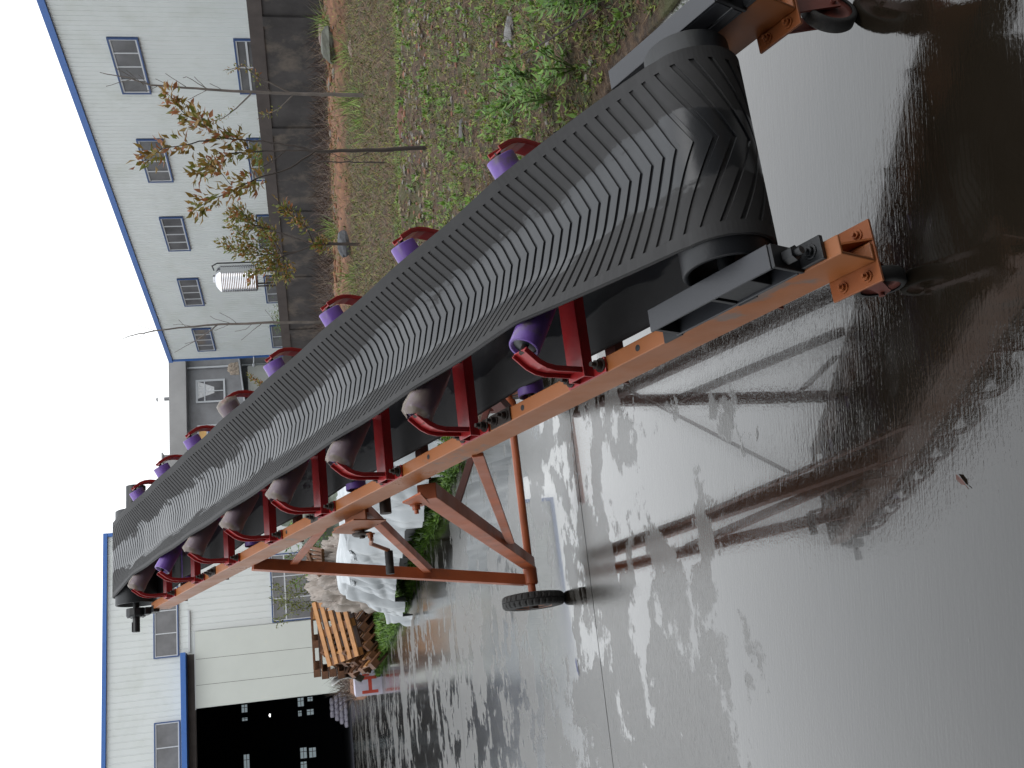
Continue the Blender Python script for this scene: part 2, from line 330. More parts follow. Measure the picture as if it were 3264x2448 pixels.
def hexbolt(b, p, ax, r=.0105, h=.012):
    ax = Vector(ax).normalized(); b.lathe(p, ax, [(0, r * 1.45), (.003, r * 1.45), (.003, r)], 14, False); b.cyl(p + ax * .003, p + ax * (.003 + h), r, 6); b.cyl(p + ax * (.003 + h), p + ax * (.006 + h * 1.7), r * .5, 8)
BOLTM = {}
def bolt(parent, mt, p, ax, r=.0105, h=.012, name='bolt'):
    b = MB(); hexbolt(b, p, ax, r, h); return b.obj(name, mt, parent)
CONV = thing('belt_conveyor', 'orange wheeled belt conveyor with black chevron belt climbing over the wet yard', 'conveyor', tuple(W(.29, 4.3, -1.4).to_2d()) + (0,))
T = .006
def cprof(a0, wd, h=.093):       # C section, web outside
    return [(a0, 0), (a0 + wd, 0), (a0 + wd, -T), (a0 + T, -T), (a0 + T, -h + T), (a0 + wd, -h + T), (a0 + wd, -h), (a0, -h)]
for a0 in (0, .550):
    b = MB(); lprof(b, cprof(a0, .036), 1.405 if a0 == 0 else 1.443, 5.85)
    rail = b.obj('side_rail', M['railp'], CONV, bevel=.0025)
    for s in (1.93, 2.36, 2.83, 3.9, 4.84):
        hb = MB(); hb.lathe(W(a0 + .018, s, .0006), n, [(0, .0075), (.0004, .0)], 12, False); hb.obj('bolt_hole', M['black'], rail)
    for s in (2.455, 3.62, 4.78):
        k = MB(); lbox(k, a0 + .002, a0 + .037, s - .045, s + .045, .0005, .004); sp = k.obj('splice_plate', M['steel'], CONV)
        for d in (-.024, .024): bolt(sp, M['steel'], W(a0 + .02, s + d, .004), n)
# idlers --------------------------------------------------
TR = R(30)
def roller(b, p0, p1, r=.036):
    p0, p1 = Vector(p0), Vector(p1); ax = (p1 - p0).normalized(); ln = (p1 - p0).length
    pr = [(.010, 0.012), (.010, r - .008), (0, r - .006), (0, r - .001), (.002, r), (ln - .002, r), (ln, r - .001), (ln, r - .006), (ln - .010, r - .008), (ln - .010, .012)]
    b.lathe(p0, ax, pr, 32)
    b.lathe(p0, ax, [(.008, 0.0), (.008, r - .0085)], 24, False, mi=1); b.lathe(p0, ax, [(ln - .008, r - .0085), (ln - .008, 0)], 24, False, mi=1)
    b.cyl(p0 - ax * .014, p0 + ax * .01, .008, 10, mi=2); b.cyl(p1 - ax * .01, p1 + ax * .014, .008, 10, mi=2)
def usec(b, pts, s0, s1, t=.004, fl=.013):      # bent channel in an (a, m) plane, flanges turned outwards
    sg = 1 if LEFT else -1; nn = []
    for i in range(len(pts)):
        q0, q1 = pts[max(i - 1, 0)], pts[min(i + 1, len(pts) - 1)]; dx, dm = q1[0] - q0[0], q1[1] - q0[1]; l_ = math.hypot(dx, dm); nn.append((-dm / l_ * sg, dx / l_ * sg))
    for (u0, u1, w0, w1) in ((s0, s1, 0, t), (s0, s0 + t, t, fl), (s1 - t, s1, t, fl)):
        vs = []
        for (a, m_), (na, nm) in zip(pts, nn): vs += [W(a + na * w, s, m_ + nm * w) for s, w in ((u0, w0), (u1, w0), (u1, w1), (u0, w1))]
        k = len(pts); fs = [(4 * i + r, 4 * i + (r + 1) % 4, 4 * i + 4 + (r + 1) % 4, 4 * i + 4 + r) for i in range(k - 1) for r in range(4)] + [(3, 2, 1, 0), (4 * k - 4, 4 * k - 3, 4 * k - 2, 4 * k - 1)]
        b.add(vs, fs)
def wrap(b, p0, p1, r, sd):
    p0, p1 = Vector(p0), Vector(p1); ax = (p1 - p0).normalized(); rr = random.Random(sd); ph = rr.random() * 9
    def md(i, k): return .003 * mn.noise(Vector((math.cos(k * .2417) * 1.5 + ph, math.sin(k * .2417) * 1.5, i * .8))) + (.008 * mn.noise(Vector((math.cos(k * .2417) * 1.6, ph + math.sin(k * .2417) * 1.6, i))) if i < 2 else 0)
    pr = [(-.020, r * .66), (-.008, r + .006), (.01, r + .007), (.04, r + .005), (.08, r + .006), (.12, r + .005), (.15, r + .004)]
    b.lathe(p0, ax, pr, 26, True, mod=md)
for k in range(8):
    s = 2.10 + DS * k
    b = MB()
    for a0 in (.0, .550):
        lbox(b, a0, a0 + .035, s - .068, s + .068, .0005, .0065)
    # crossbar: inverted channel
    lbox(b, .001, .585, s - .028, s + .028, .030, .035); lbox(b, .001, .585, s - .028, s - .023, .0065, .030); lbox(b, .001, .585, s + .023, s + .028, .0065, .030)
    LEFT = True; usec(b, [(.024, .030), (.021, .105), (.0245, .128), (.032, .146), (.056, .178)], s - .024, s + .024)
    LEFT = False; usec(b, [(.561, .030), (.564, .105), (.5605, .128), (.553, .146), (.529, .178)], s - .024, s + .024)
    for a_ in (.2, .385): lbox(b, a_ - .003, a_ + .003, s - .02, s + .02, .035, .10)
    fr = b.obj('idler_frame', M['red'], CONV, bevel=.0012)
    for a0 in (0., .550):
        for d in (-.054, .054): bolt(fr, M['steel'], W(a0 + .019, s + d, .0065), n, .0115, .014)
    rl = [(W(.060, s, .168), W(.207, s, .0845)), (W(.525, s, .168), W(.378, s, .0845)), (W(.214, s, .081), W(.371, s, .081))]
    for i, (p0, p1) in enumerate(rl):
        b = MB(); roller(b, p0, p1); ro = b.obj('roller', [M['purple'], M['bearing'], M['steel']], CONV)
        if (i == 0 and k in (1, 2, 3, 4, 5, 7)) or (i == 1 and k == 4):
            b = MB(); wrap(b, p0, p1, .036, k * 3 + i); b.obj('plastic_wrap', M['film'], ro)
# return rollers under the belt
RR = (2.395, 3.42, 4.42, 5.35)
for s in RR:
    b = MB(); roller(b, W(.062, s, -.058), W(.525, s, -.058), .034); ro = b.obj('return_roller', [M['purple'], M['bearing'], M['steel']], CONV)
    for a_, w0, w1 in ((.040, .045, .062), (.53, .525, .53)):
        b = MB(); lbox(b, a_, a_ + .005, s - .02, s + .02, -.085, -.03); lbox(b, w0, w1, s - .006, s + .006, -.064, -.052); b.obj('hanger', M['legp'], ro)
# cross members
for s in (1.655, 2.12, 3.05, 4.05, 4.95, 5.62):
    b = MB(); lbox(b, .006, .55, s - .018, s + .018, -.099, -.0935); lbox(b, .006, .55, s - .018, s - .014, -.12, -.099); b.obj('cross_member', M['dkred'], CONV)
# pulleys --------------------------------------------------
TP, HP, PR = (1.615, .045), (5.925, .058), .105
PRT = .086
for nm, (ps, pm), a0, a1 in (('tail_pulley', TP, .050, .532), ('head_pulley', HP, .040, .545)):
    PR_ = PRT if nm[0] == 't' else PR
    b = MB(); p0, p1 = W(a0, ps, pm), W(a1, ps, pm); L_ = a1 - a0
    b.lathe(p0, e, [(.03, .02), (.03, PR_ - .012), (0, PR_ - .010), (0, PR_ - .002), (.002, PR_), (L_ - .002, PR_), (L_, PR_ - .002), (L_, PR_ - .01), (L_ - .03, PR_ - .012), (L_ - .03, .02)], 64)
    pul = b.obj(nm, M['black'], CONV)
    b = MB(); b.cyl(W(.01, ps, pm), W(.575, ps, pm), .017, 20)
    if nm[0] == 'h':
        b.cyl(W(-.100, ps, pm), W(.01, ps, pm), .019, 20); lbox(b, -.098, -.05, ps - .005, ps + .005, pm + .012, pm + .0225)
    b.obj('shaft', M['black'], pul)
for a0, sg in ((.004, 1), (.575, 1)):      # head bearing housings
    b = MB()
    b.lathe(W(a0 - .028, HP[0], HP[1]), e, [(0, 0), (0, .046), (.008, .052), (.045, .052), (.045, .02)], 12, False)
    lbox(b, a0 - .024, a0 + .012, 5.845, 5.92, .0, .03); lbox(b, a0 - .02, a0 + .014, 5.80, 5.88, -.03, .002)
    for d in range(8):
        q = W(a0 - .03, HP[0] + .041 * math.cos(d * .785 + .4), HP[1] + .041 * math.sin(d * .785 + .4)); b.cyl(q, q + e * .006, .005, 6)
    b.obj('head_bearing', M['black'], CONV, bevel=.002)
b = MB(); b.cyl(W(.545, HP[0] - .02, HP[1] + .005), W(.66, HP[0] - .02, HP[1] + .005), .05, 24); b.cyl(W(.62, HP[0] - .1, HP[1] + .0), W(.64, HP[0] - .1, HP[1]), .03, 16)
b.obj('drive_coupling', M['black'], CONV)
# belt -----------------------------------------------------
HWB, TB = .194, .010
XT, YT, NT = [0.], [0.], 60
def sm(x): x = max(0., min(1., x)); return x * x * (3 - 2 * x)
def ln_(x): return max(0., min(1., x))
def sect(t, g):      # across arc t -> (da, dm)
    st = 24; x = y = 0.; d = abs(t) / st
    for i in range(st):
        th = TR * 1.02 * g * sm(((i + .5) * d - .045) / .05); x += d * math.cos(th); y += d * math.sin(th)
    return (x if t > 0 else -x), y
path = []      # (s, m, ns, nm, g)
RB = PR + .001; RBT = PRT + .001
top = np.arange(TP[0] + .01, HP[0] - .005, .0083)
for s in top:
    g = ln_((s - 1.60) / .50) ** .9 * ln_((5.91 - s) / .47) ** .9
    sag = .006 * (.5 - .5 * math.cos(2 * math.pi * (s - 2.10) / DS)) if 2.1 < s < 5.43 else 0
    mc = .118 * g + (1 - g) * (TP[1] + RBT if s < 3 else HP[1] + RB) - sag - TB * 0
    path.append((s, mc, 0, 1, g))
for a in np.linspace(90, -90, 50)[1:-1]: path.append((HP[0] + RB * math.cos(R(a)), HP[1] + RB * math.sin(R(a)), math.cos(R(a)), math.sin(R(a)), 0))
for s in np.arange(HP[0], TP[0], -.04): 
    kn = [(TP[0], TP[1] - RBT)] + [(q, -.0235) for q in RR] + [(HP[0], HP[1] - RB)]
    for (qa, ma_), (qb, mb_) in zip(kn, kn[1:]):
        if qa <= s <= qb + 1e-9: f = (s - qa) / (qb - qa); mm = ma_ + (mb_ - ma_) * f - .026 * math.sin(math.pi * f)
    path.append((s, mm, 0, -1, 0))
for a in np.linspace(270, 90, 70)[1:-1]: path.append((TP[0] + RBT * math.cos(R(a)), TP[1] + RBT * math.sin(R(a)), math.cos(R(a)), math.sin(R(a)), 0))
NP_ = len(path); tt = np.linspace(-HWB, HWB, 33); NTT = len(tt)
pm = np.array(path)
seg_ = np.hypot(np.diff(np.append(pm[:, 0], pm[0, 0])), np.diff(np.append(pm[:, 1], pm[0, 1]))); U = np.concatenate([[0], np.cumsum(seg_)])
SC = {}
def bp(u, t, h):      # point on the belt at length u, arc t, height h above its under side
    u = u % U[-1]; i = int(np.searchsorted(U, u, side='right') - 1); i = min(i, NP_ - 1); f = (u - U[i]) / (U[i + 1] - U[i]); A = pm[i]; B = pm[(i + 1) % NP_]; P = A + (B - A) * f
    g = float(P[4]); key = (round(t, 4), round(g, 2))
    if key not in SC: SC[key] = sect(t, round(g, 2)); 
    x, y = SC[key]; k2 = math.hypot(P[2], P[3]) or 1; ns, nm = P[2] / k2, P[3] / k2
    th = TR * g * sm((abs(t) - .045) / .05) * (1 if t > 0 else -1)
    return W(.276 + .015 * g + x - math.sin(th) * h, P[0] + ns * (y + math.cos(th) * h), P[1] + nm * (y + math.cos(th) * h))
b = MB(); TS = []
vs = []
for i in range(NP_):
    for h in (0, TB - .0045):
        for t in tt: vs.append(bp(U[i] + 1e-6, t, h)); TS.append((t, U[i], 0))
fs = []
for i in range(NP_):
    j = (i + 1) % NP_; A, B_ = i * 2 * NTT, j * 2 * NTT
    for k in range(NTT - 1):
        fs.append((A + NTT + k, A + NTT + k + 1, B_ + NTT + k + 1, B_ + NTT + k)); fs.append((A + k, B_ + k, B_ + k + 1, A + k + 1))
    fs.append((A, A + NTT, B_ + NTT, B_)); fs.append((A + NTT - 1, B_ + NTT - 1, B_ + 2 * NTT - 1, A + 2 * NTT - 1))
b.add(vs, fs, True)
H0, H1 = TB - .0048, TB - .0006
# raised borders
ust = 0; step = .03
for sgn in (-1, 1):
    vs = []; K = int(U[-1] / .0083)
    for i in range(K):
        u = U[-1] * i / K
        for t, h in ((.168, H0), (.168, H1), (.180, H1), (.1935, H1), (.1935, H0)): vs.append(bp(u, sgn * t, h)); TS.append((sgn * t, u, 0))
    fs = []
    for i in range(K):
        j = (i + 1) % K
        for k in range(4): f = (i * 5 + k, i * 5 + k + 1, j * 5 + k + 1, j * 5 + k); fs.append(f if sgn < 0 else f[::-1])
    b.add(vs, fs)
PITCH = .0331; NC = int(U[-1] / PITCH); PITCH = U[-1] / NC; tc_ = [-.168 + .014 * q for q in range(25)]; VR = .082
for q in range(NC):
    u0 = q * PITCH + .009
    tp, wl = [], []
    for t in tc_:
        o = VR * abs(t) / .168
        for du in (.0012, .0088, .0164, .0240): tp.append(bp(u0 + o + du, t, H1)); TS.append((t, u0 + o + du, 0))
    b.add(tp, [(k * 4 + r, k * 4 + r + 1, k * 4 + r + 5, k * 4 + r + 4)[::-1] for k in range(len(tc_) - 1) for r in range(3)], True)
    for d0, d1 in ((0, .0012), (.0252, .0240)):
        wl = []
        for t in tc_:
            o = VR * abs(t) / .168
            for du, h in ((d0, H0), (d1, H1)): wl.append(bp(u0 + o + du, t, h)); TS.append((t, u0 + o + du, 0))
        b.add(wl, [((k * 2, k * 2 + 1, k * 2 + 3, k * 2 + 2)[::-1] if d0 == 0 else (k * 2, k * 2 + 1, k * 2 + 3, k * 2 + 2)) for k in range(len(tc_) - 1)], False)
belt = b.obj('belt', M['belt'], CONV)
at = belt.data.attributes.new('ts', 'FLOAT_VECTOR', 'POINT'); at.data.foreach_set('vector', np.array(TS, dtype=np.float32).ravel())
# take-up angles at the tail ------------------------------
for a0, sg in ((-.003, 1), (.543, -1)):
    b = MB(); a1 = a0 + .046
    inn = (a1 - .006, a1) if sg > 0 else (a0, a0 + .006)
    s1 = 1.803 if sg > 0 else 1.80
    lbox(b, a0, a1, 1.492, s1, .074, .080); lbox(b, inn[0], inn[1], 1.492, s1, .036, .074)
    lbox(b, a0, a1, 1.492, s1, .006, .012); lbox(b, inn[0], inn[1], 1.492, s1, .012, .03)
    tu = b.obj('take_up_angle', M['barg'], CONV, bevel=.0015)
    for s in (1.795, 1.64):
        b = MB(); lbox(b, a0 + .002, a1 - .008, s - .004, s + .004, .0005, .074); lbox(b, a0 - .0, a1 - .004, s, s + .05 if s > 1.7 else s - .045, .0005, .0055); b.obj('angle_cleat', M['black'], tu)
    b = MB()
    lbox(b, a0 + .001, a1 - .001, 1.484, 1.492, .0005, .078)
    lbox(b, a0 + .006, a1 + .004, 1.434, 1.484, .0005, .010)
    hexbolt(b, W(a0 + .028, 1.458, .010), n, .010, .006)
    p = W(a0 + .022, 1.482, .045); b.cyl(p, p - c * .022, .015, 6); b.cyl(W(a0 + .022, 1.60, .045), p - c * .035, .0075, 10)
    lbox(b, a0 + .004, a0 + .04, 1.55, 1.63, .012, .074)
    b.obj('tail_bearing', M['black'], tu, bevel=.0015)
# casters at the tail --------------------------------------
for pa in (-.037, .518):
    ds_ = 0 if pa < 0 else .039
    b = MB(); lbox(b, pa, pa + .118, 1.402 + ds_, 1.508 + ds_, -.1005, -.0945)
    pl_ = b.obj('caster', M['orange'], CONV, bevel=.001)
    web = .0 if pa < 0 else .550
    for da, s in ((.018, 1.43), (.018, 1.482), (.098, 1.43), (.098, 1.482)): bolt(pl_, M['orange'], W(pa + da, s + ds_, -.0945), n, .008, .006)
    b = MB()
    b.prism([W(web + .040, 1.402 + ds_, -.094), W(web + .040, 1.46 + ds_, -.094), W(web + .040, 1.46 + ds_, -.03)], W(web + .044, 1.402, -.094) - W(web + .040, 1.402, -.094))
    b.obj('gusset', M['orange'], pl_)
    P = W(pa + .059, 1.455 + ds_, -.10); r_w = .050 if pa < 0 else .056
    sw = Vector((P.x, P.y, 0)) + (FH * .085 - e * .006 if pa < 0 else Vector((.0, -.012, 0)))
    hd = Vector((.96, .28, 0)) if pa < 0 else Vector((.62, -.78, 0)); wc = sw + Vector((0, 0, r_w)) 
    b = MB(); nd = -n
    b.lathe(P, nd, [(0, .036), (.008, .038), (.008, .028), (.014, .032), (.018, 0)], 24)
    ax = hd
    fwd = ax.cross(UP).normalized()
    for sg in (-1, 1):
        q = wc + ax * .021 * sg; tp = P + nd * .016 + ax * .021 * sg
        b.prism([tp - fwd * .03, tp + fwd * .03, q + fwd * .014 - UP * .012, q - fwd * .014 - UP * .012], ax * .004 * sg)
    b.box(P + nd * .016, ax * .025, fwd * .03, nd * .003)
    b.cyl(wc - ax * .03, wc + ax * .03, .006, 8)
    b.obj('fork', M['dkred'], pl_)
    b = MB(); b.lathe(wc - ax * .015, ax, [(0, r_w - .012), (.0, r_w - .004), (.004, r_w), (.026, r_w), (.03, r_w - .004), (.03, r_w - .012)], 40)
    wh = b.obj('wheel', M['rubber'], pl_)
    b = MB(); b.lathe(wc - ax * .014, ax, [(0, .009), (0, .014), (.005, .016), (.008, r_w - .018), (.002, r_w - .0115), (.026, r_w - .0115), (.020, r_w - .018), (.023, .016), (.028, .014), (.028, .009)], 32)
    b.obj('rim', M['dkred'], pl_)
# undercarriage --------------------------------------------
AX = (4.31, -1.34)
b = MB(); b.cyl(W(-.22, *AX), W(.80, *AX), .019, 20); axl = b.obj('axle', M['legp'], CONV)
for a0 in (-.155, .655): b = MB(); b.lathe(W(a0, *AX), e, [(0, .02), (0, .030), (.006, .033), (.075, .033), (.082, .030), (.085, .030), (.088, .02)], 24); b.obj('axle_sleeve', M['legp'], axl)
def lb(nm, p0, p1, wd, ht, mt, up=None, th=0):
    b = MB(); p0, p1 = W(*p0), W(*p1); up = up or e
    if th:      # angle section
        t = (p1 - p0).normalized(); x = t.cross(up).normalized(); y = x.cross(t)
        b.box((p0 + p1) / 2 + y * (ht / 2 - th / 2), x * wd / 2, (p1 - p0) / 2, y * th / 2); b.box((p0 + p1) / 2 - x * (wd / 2 - th / 2) - y * th / 2, x * th / 2, (p1 - p0) / 2, y * (ht - th) / 2)
    else: b.beam(p0, p1, wd, ht, up)
    return b.obj(nm, mt, CONV, bevel=.002)
for sd in (0, 1):
    A = (lambda a: a) if sd == 0 else (lambda a: .586 - a)
    mt = M['legp'] if sd == 0 else M['dkred']  # left legs and braces orange, right ones the darker red
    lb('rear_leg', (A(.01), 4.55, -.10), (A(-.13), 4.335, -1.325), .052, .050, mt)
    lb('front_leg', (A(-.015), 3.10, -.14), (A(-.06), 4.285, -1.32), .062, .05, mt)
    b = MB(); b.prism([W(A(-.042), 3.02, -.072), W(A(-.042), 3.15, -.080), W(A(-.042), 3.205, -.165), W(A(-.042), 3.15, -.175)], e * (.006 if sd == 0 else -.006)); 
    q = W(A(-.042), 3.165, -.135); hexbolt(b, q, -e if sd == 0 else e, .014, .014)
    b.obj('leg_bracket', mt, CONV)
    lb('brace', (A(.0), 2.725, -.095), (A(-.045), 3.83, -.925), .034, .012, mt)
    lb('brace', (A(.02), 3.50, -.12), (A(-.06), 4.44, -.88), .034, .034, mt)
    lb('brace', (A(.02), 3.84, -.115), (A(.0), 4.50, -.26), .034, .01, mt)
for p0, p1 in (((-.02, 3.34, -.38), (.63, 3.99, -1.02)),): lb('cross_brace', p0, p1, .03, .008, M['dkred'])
for sd in (0, 1):
    a0 = -.262 if sd == 0 else .773
    P = W(a0, *AX); rw = .150; NSEG = 120
    P = P + UP * (rw + .001 - P.z)
    def md(i, k): return (-.006 if (i in (3, 4) and k % 4 == 0) or (i in (9, 10) and k % 4 == 2) else 0)
    pr = [(.016, .071), (0.004, .088), (0, .113), (.004, .139), (.012, rw - .003), (.022, rw - .0005), (.030, rw), (.0305, rw - .006), (.0335, rw - .006), (.034, rw), (.044, rw - .0005), (.056, rw - .003), (.063, .139), (.067, .113), (.063, .088), (.051, .071)]
    def md(i, k):
        if 3 <= i <= 5: return -.005 * (k % 4 == 0)
        if 10 <= i <= 12: return -.005 * (k % 4 == 2)
        return 0
    b = MB(); b.lathe(P, e, pr, NSEG, False, mod=md); wh = b.obj('wheel', M['rubber'], CONV)
    b = MB(); b.lathe(P, e, [(.004, .087), (.010, .082), (.014, .072), (.03, .069), (.026, .045), (.018, .036), (.018, .02), (.034, .018), (.05, .036), (.052, .072), (.06, .084)], 40); rm = b.obj('rim', M['orange'], wh)
    b = MB(); b.cyl(P + e * (-.004 if sd == 0 else .03), P + e * (.03 if sd == 0 else .07), .022, 16); b.obj('hub', M['steel'], wh)
# winch under the left rail --------------------------------
b = MB(); lbox(b, -.034, -.030, 3.44, 3.60, -.17, -.05); lbox(b, -.03, .03, 3.44, 3.60, -.10, -.094)
b.prism([W(-.034, 3.60, -.06), W(-.034, 3.66, -.07), W(-.034, 3.69, -.18), W(-.034, 3.52, -.18), W(-.034, 3.44, -.09)], e * .004)
wi = b.obj('winch', M['orange'], CONV)
b = MB(); b.lathe(W(-.052, 3.62, -.165), e, [(0, .0), (0, .030), (.004, .036), (.010, .036), (.010, .0)], 28, False); b.cyl(W(-.06, 3.62, -.165), W(.05, 3.62, -.165), .010, 12)
b.obj('ratchet_wheel', M['steel'], wi)
b = MB(); b.cyl(W(-.02, 3.40, -.15), W(.07, 3.40, -.15), .020, 20); b.obj('drum', M['steel'], wi)
b = MB(); b.tube([W(-.06, 3.535, -.155), W(-.07, 3.60, -.19), W(-.072, 3.66, -.215), W(-.072, 3.80, -.355)], .0075, 8); hexbolt(b, W(-.06, 3.535, -.155), -e, .011)
cr = b.obj('crank', M['orange'], wi)
b = MB(); b.cyl(W(-.075, 3.80, -.355), W(-.16, 3.80, -.355), .016, 18); b.obj('crank_grip', M['rubber'], wi)

# ================================================================== surroundings
dw = Vector((-.369, .929, 0)).normalized(); nw = Vector((.929, .369, 0)).normalized()
db = Vector((.947, .321, 0)).normalized(); nb = Vector((-.321, .947, 0)).normalized()
P0w = Vector((8.141, 27.735, 0)); PW = P0w + nw * 4; PG = PW + dw * 29.5; B0 = Vector((-13.624, 46.414, 0))
class Fr:      # wall frame: t along, d outwards (towards the viewer), z up
    def __init__(s, P, t, out): s.P, s.t, s.o = P, t, out
    def __call__(s, t, z, d=0): return s.P + s.t * t + s.o * d + UP * z
    def box(s, b, t0, t1, z0, z1, d0, d1, mi=0):
        b.hexa([s(t0, z0, d0), s(t1, z0, d0), s(t1, z0, d1), s(t0, z0, d1), s(t0, z1, d0), s(t1, z1, d0), s(t1, z1, d1), s(t0, z1, d1)], mi)
FW = Fr(PW, dw, -nw); FD = Fr(P0w, dw, -nw); FG = Fr(PG, db, -nb); FB = Fr(B0, db, -nb)
def ribs(fr, b, t0, t1, z0, z1, pitch, wd, dp, skip=()):
    t = t0
    while t < t1:
        if not any(a < t < c_ for a, c_ in skip):
            q = [fr(t, z0, .0), fr(t + wd * .25, z0, dp), fr(t + wd * .75, z0, dp), fr(t + wd, z0, 0), fr(t, z1, .0), fr(t + wd * .25, z1, dp), fr(t + wd * .75, z1, dp), fr(t + wd, z1, 0)]
            b.add(q, [(0, 1, 5, 4), (1, 2, 6, 5), (2, 3, 7, 6)])
        t += pitch
def window(fr, par, t0, t1, z0, z1, d=.03, muls=3, hmul=None, sur='bluef', sw=.05, gl='glass'):
    b = MB()
    for a in ((t0 - .0, t1, z1 - sw, z1), (t0, t1, z0, z0 + sw), (t0, t0 + sw, z0 + sw, z1 - sw), (t1 - sw, t1, z0 + sw, z1 - sw)): fr.box(b, *a, d, d + .06)
    wn = b.obj('window', M[sur], par)
    b = MB(); i = sw; f = .045
    for a in ((t0 + i, t1 - i, z1 - i - f, z1 - i), (t0 + i, t1 - i, z0 + i, z0 + i + f), (t0 + i, t0 + i + f, z0 + i + f, z1 - i - f), (t1 - i - f, t1 - i, z0 + i + f, z1 - i - f)): fr.box(b, *a, d, d + .04)
    for k in range(muls): x = t0 + i + (t1 - t0 - 2 * i) * (k + 1) / (muls + 1); fr.box(b, x - .022, x + .022, z0 + i + f, z1 - i - f, d + .002, d + .038)
    if hmul: fr.box(b, t0 + i + f, t1 - i - f, hmul - .03, hmul + .03, d + .001, d + .042)
    b.obj('window_frame', M['frame'], wn)
    b = MB(); fr.box(b, t0 + i, t1 - i, z0 + i, z1 - i, d - .01, d + .012); b.obj('pane', M[gl], wn)
    return wn
# white factory on the right
T_ = thing('factory_building', 'long white ribbed metal factory with blue roof edge and a row of upper windows', 'building', tuple(PW + dw * 10))
b = MB(); FW.box(b, -14, 26.12, 0, 7.70, -16, 0); ribs(FW, b, -14, 26.0, .1, 7.68, .20, .07, .022); b.obj('wall', M['white'], T_)
b = MB(); FW.box(b, -14, 26.27, 7.69, 7.89, -16.1, .10); b.obj('eave_trim', M['blue'], T_)
b = MB(); FW.box(b, 26.10, 26.27, 0, 7.69, -.1, .05); b.obj('corner_trim', M['blue'], T_)
for k in range(-2, 5):
    t = 2.45 + 5.02 * k; window(FW, T_, t, t + 2.58, 5.46, 6.35, muls=3); window(FW, T_, t, t + 2.58, 1.55, 2.72, muls=2 if k % 2 else 1, hmul=2.35 if k < 1 else None)
b = MB(); lp = FW(26.4, 3.72, .3); b.cyl(FW(26.1, 3.70, .05), lp, .03, 8); b.lathe(lp, dw, [(0, .05), (.25, .10), (.3, .02)], 12); b.obj('wall_lamp', M['frame'], T_)
# dark boundary wall
T_ = thing('boundary_wall', 'low dark rendered boundary wall with brown top beam in front of the white factory', 'wall', tuple(P0w))
b = MB(); FD.box(b, -16, 25.5, -.3, 1.68, -.22, 0); b.obj('wall_panel', M['dwall'], T_)
b = MB(); FD.box(b, -16, 25.5, 1.68, 2.02, -.26, .045); b.obj('top_beam', M['coping'], T_)
for k in range(-3, 6): b = MB(); t = 1.45 + 4.42 * k; FD.box(b, t, t + .32, -.3, 1.68, .0, .06); b.obj('pilaster', M['dwall'], T_)
# grey block
T_ = thing('grey_block', 'two storey grey cement building with flat overhanging roof behind the white factory', 'building', tuple(PG))
b = MB(); FG.box(b, -9, 3.0, 0, 7.40, -9, 0); b.obj('wall', M['grey'], T_)
b = MB(); FG.box(b, -9.3, 3.2, 7.40, 8.27, -9, .55); rf = b.obj('roof_slab', M['greycap'], T_)
b = MB(); FG.box(b, -9.3, -3.72, 8.273, 8.73, -6, -.4); FG.box(b, -9.3, -3.6, 8.733, 8.80, -6, -.3); b.obj('rooftop_room', M['greycap'], T_)
window(FG, T_, -1.10, .20, 5.43, 6.95, muls=1, hmul=6.5, sur='frame', sw=.05)
b = MB(); cur = []
for i in range(13):
    t = -.85 + i * .075; b.add([FG(t, 6.85, .045 + .01 * (i % 2)), FG(t + .075, 6.85, .045 + .01 * ((i + 1) % 2)), FG(-.42 + (t + .075 + .42) * .35, 6.0, .05), FG(-.42 + (t + .42) * .35, 6.0, .05)], [(0, 1, 2, 3)])
b.obj('curtain', mat('lace_curtain', (.45, .46, .47), .8, var=.2, vscale=12), T_)
w2 = window(FG, T_, -3.6, -2.35, 5.3, 6.92, muls=0, hmul=6.42, sur='frame', sw=.05)
b = MB(); FG.box(b, -3.54, -2.4, 6.46, 6.86, .044, .05); b.obj('orange_blind', mat('orange_board', (.55, .33, .12), .7), T_)
b = MB(); FG.box(b, -3.54, -2.4, 5.36, 6.38, .044, .05); b.obj('blue_sheet', mat('blue_sheet', (.05, .12, .32), .5, var=.3, vscale=4), T_)
b = MB(); b.cyl(FG(.9, 7.39, .10), FG(.92, .3, .10), .055, 10); b.obj('drain_pipe', M['frame'], T_)
b = MB(); b.cyl(FG(-.78, 8.27, .1), FG(-.78, 8.56, .1), .10, 14); b.obj('chimney', M['grey'], rf)
b = MB()
for a in range(4): b.cyl(FG(-.78 + .07 * math.cos(a * 1.57), 8.56, .1 + .07 * math.sin(a * 1.57)), FG(-.78 + .07 * math.cos(a * 1.57), 8.92, .1 + .07 * math.sin(a * 1.57)), .008, 5)
b.lathe(FG(-.78, 8.92, .1), UP, [(0, .13), (.02, .13), (.07, .01)], 16); b.obj('chimney_cap', M['grey'], rf)
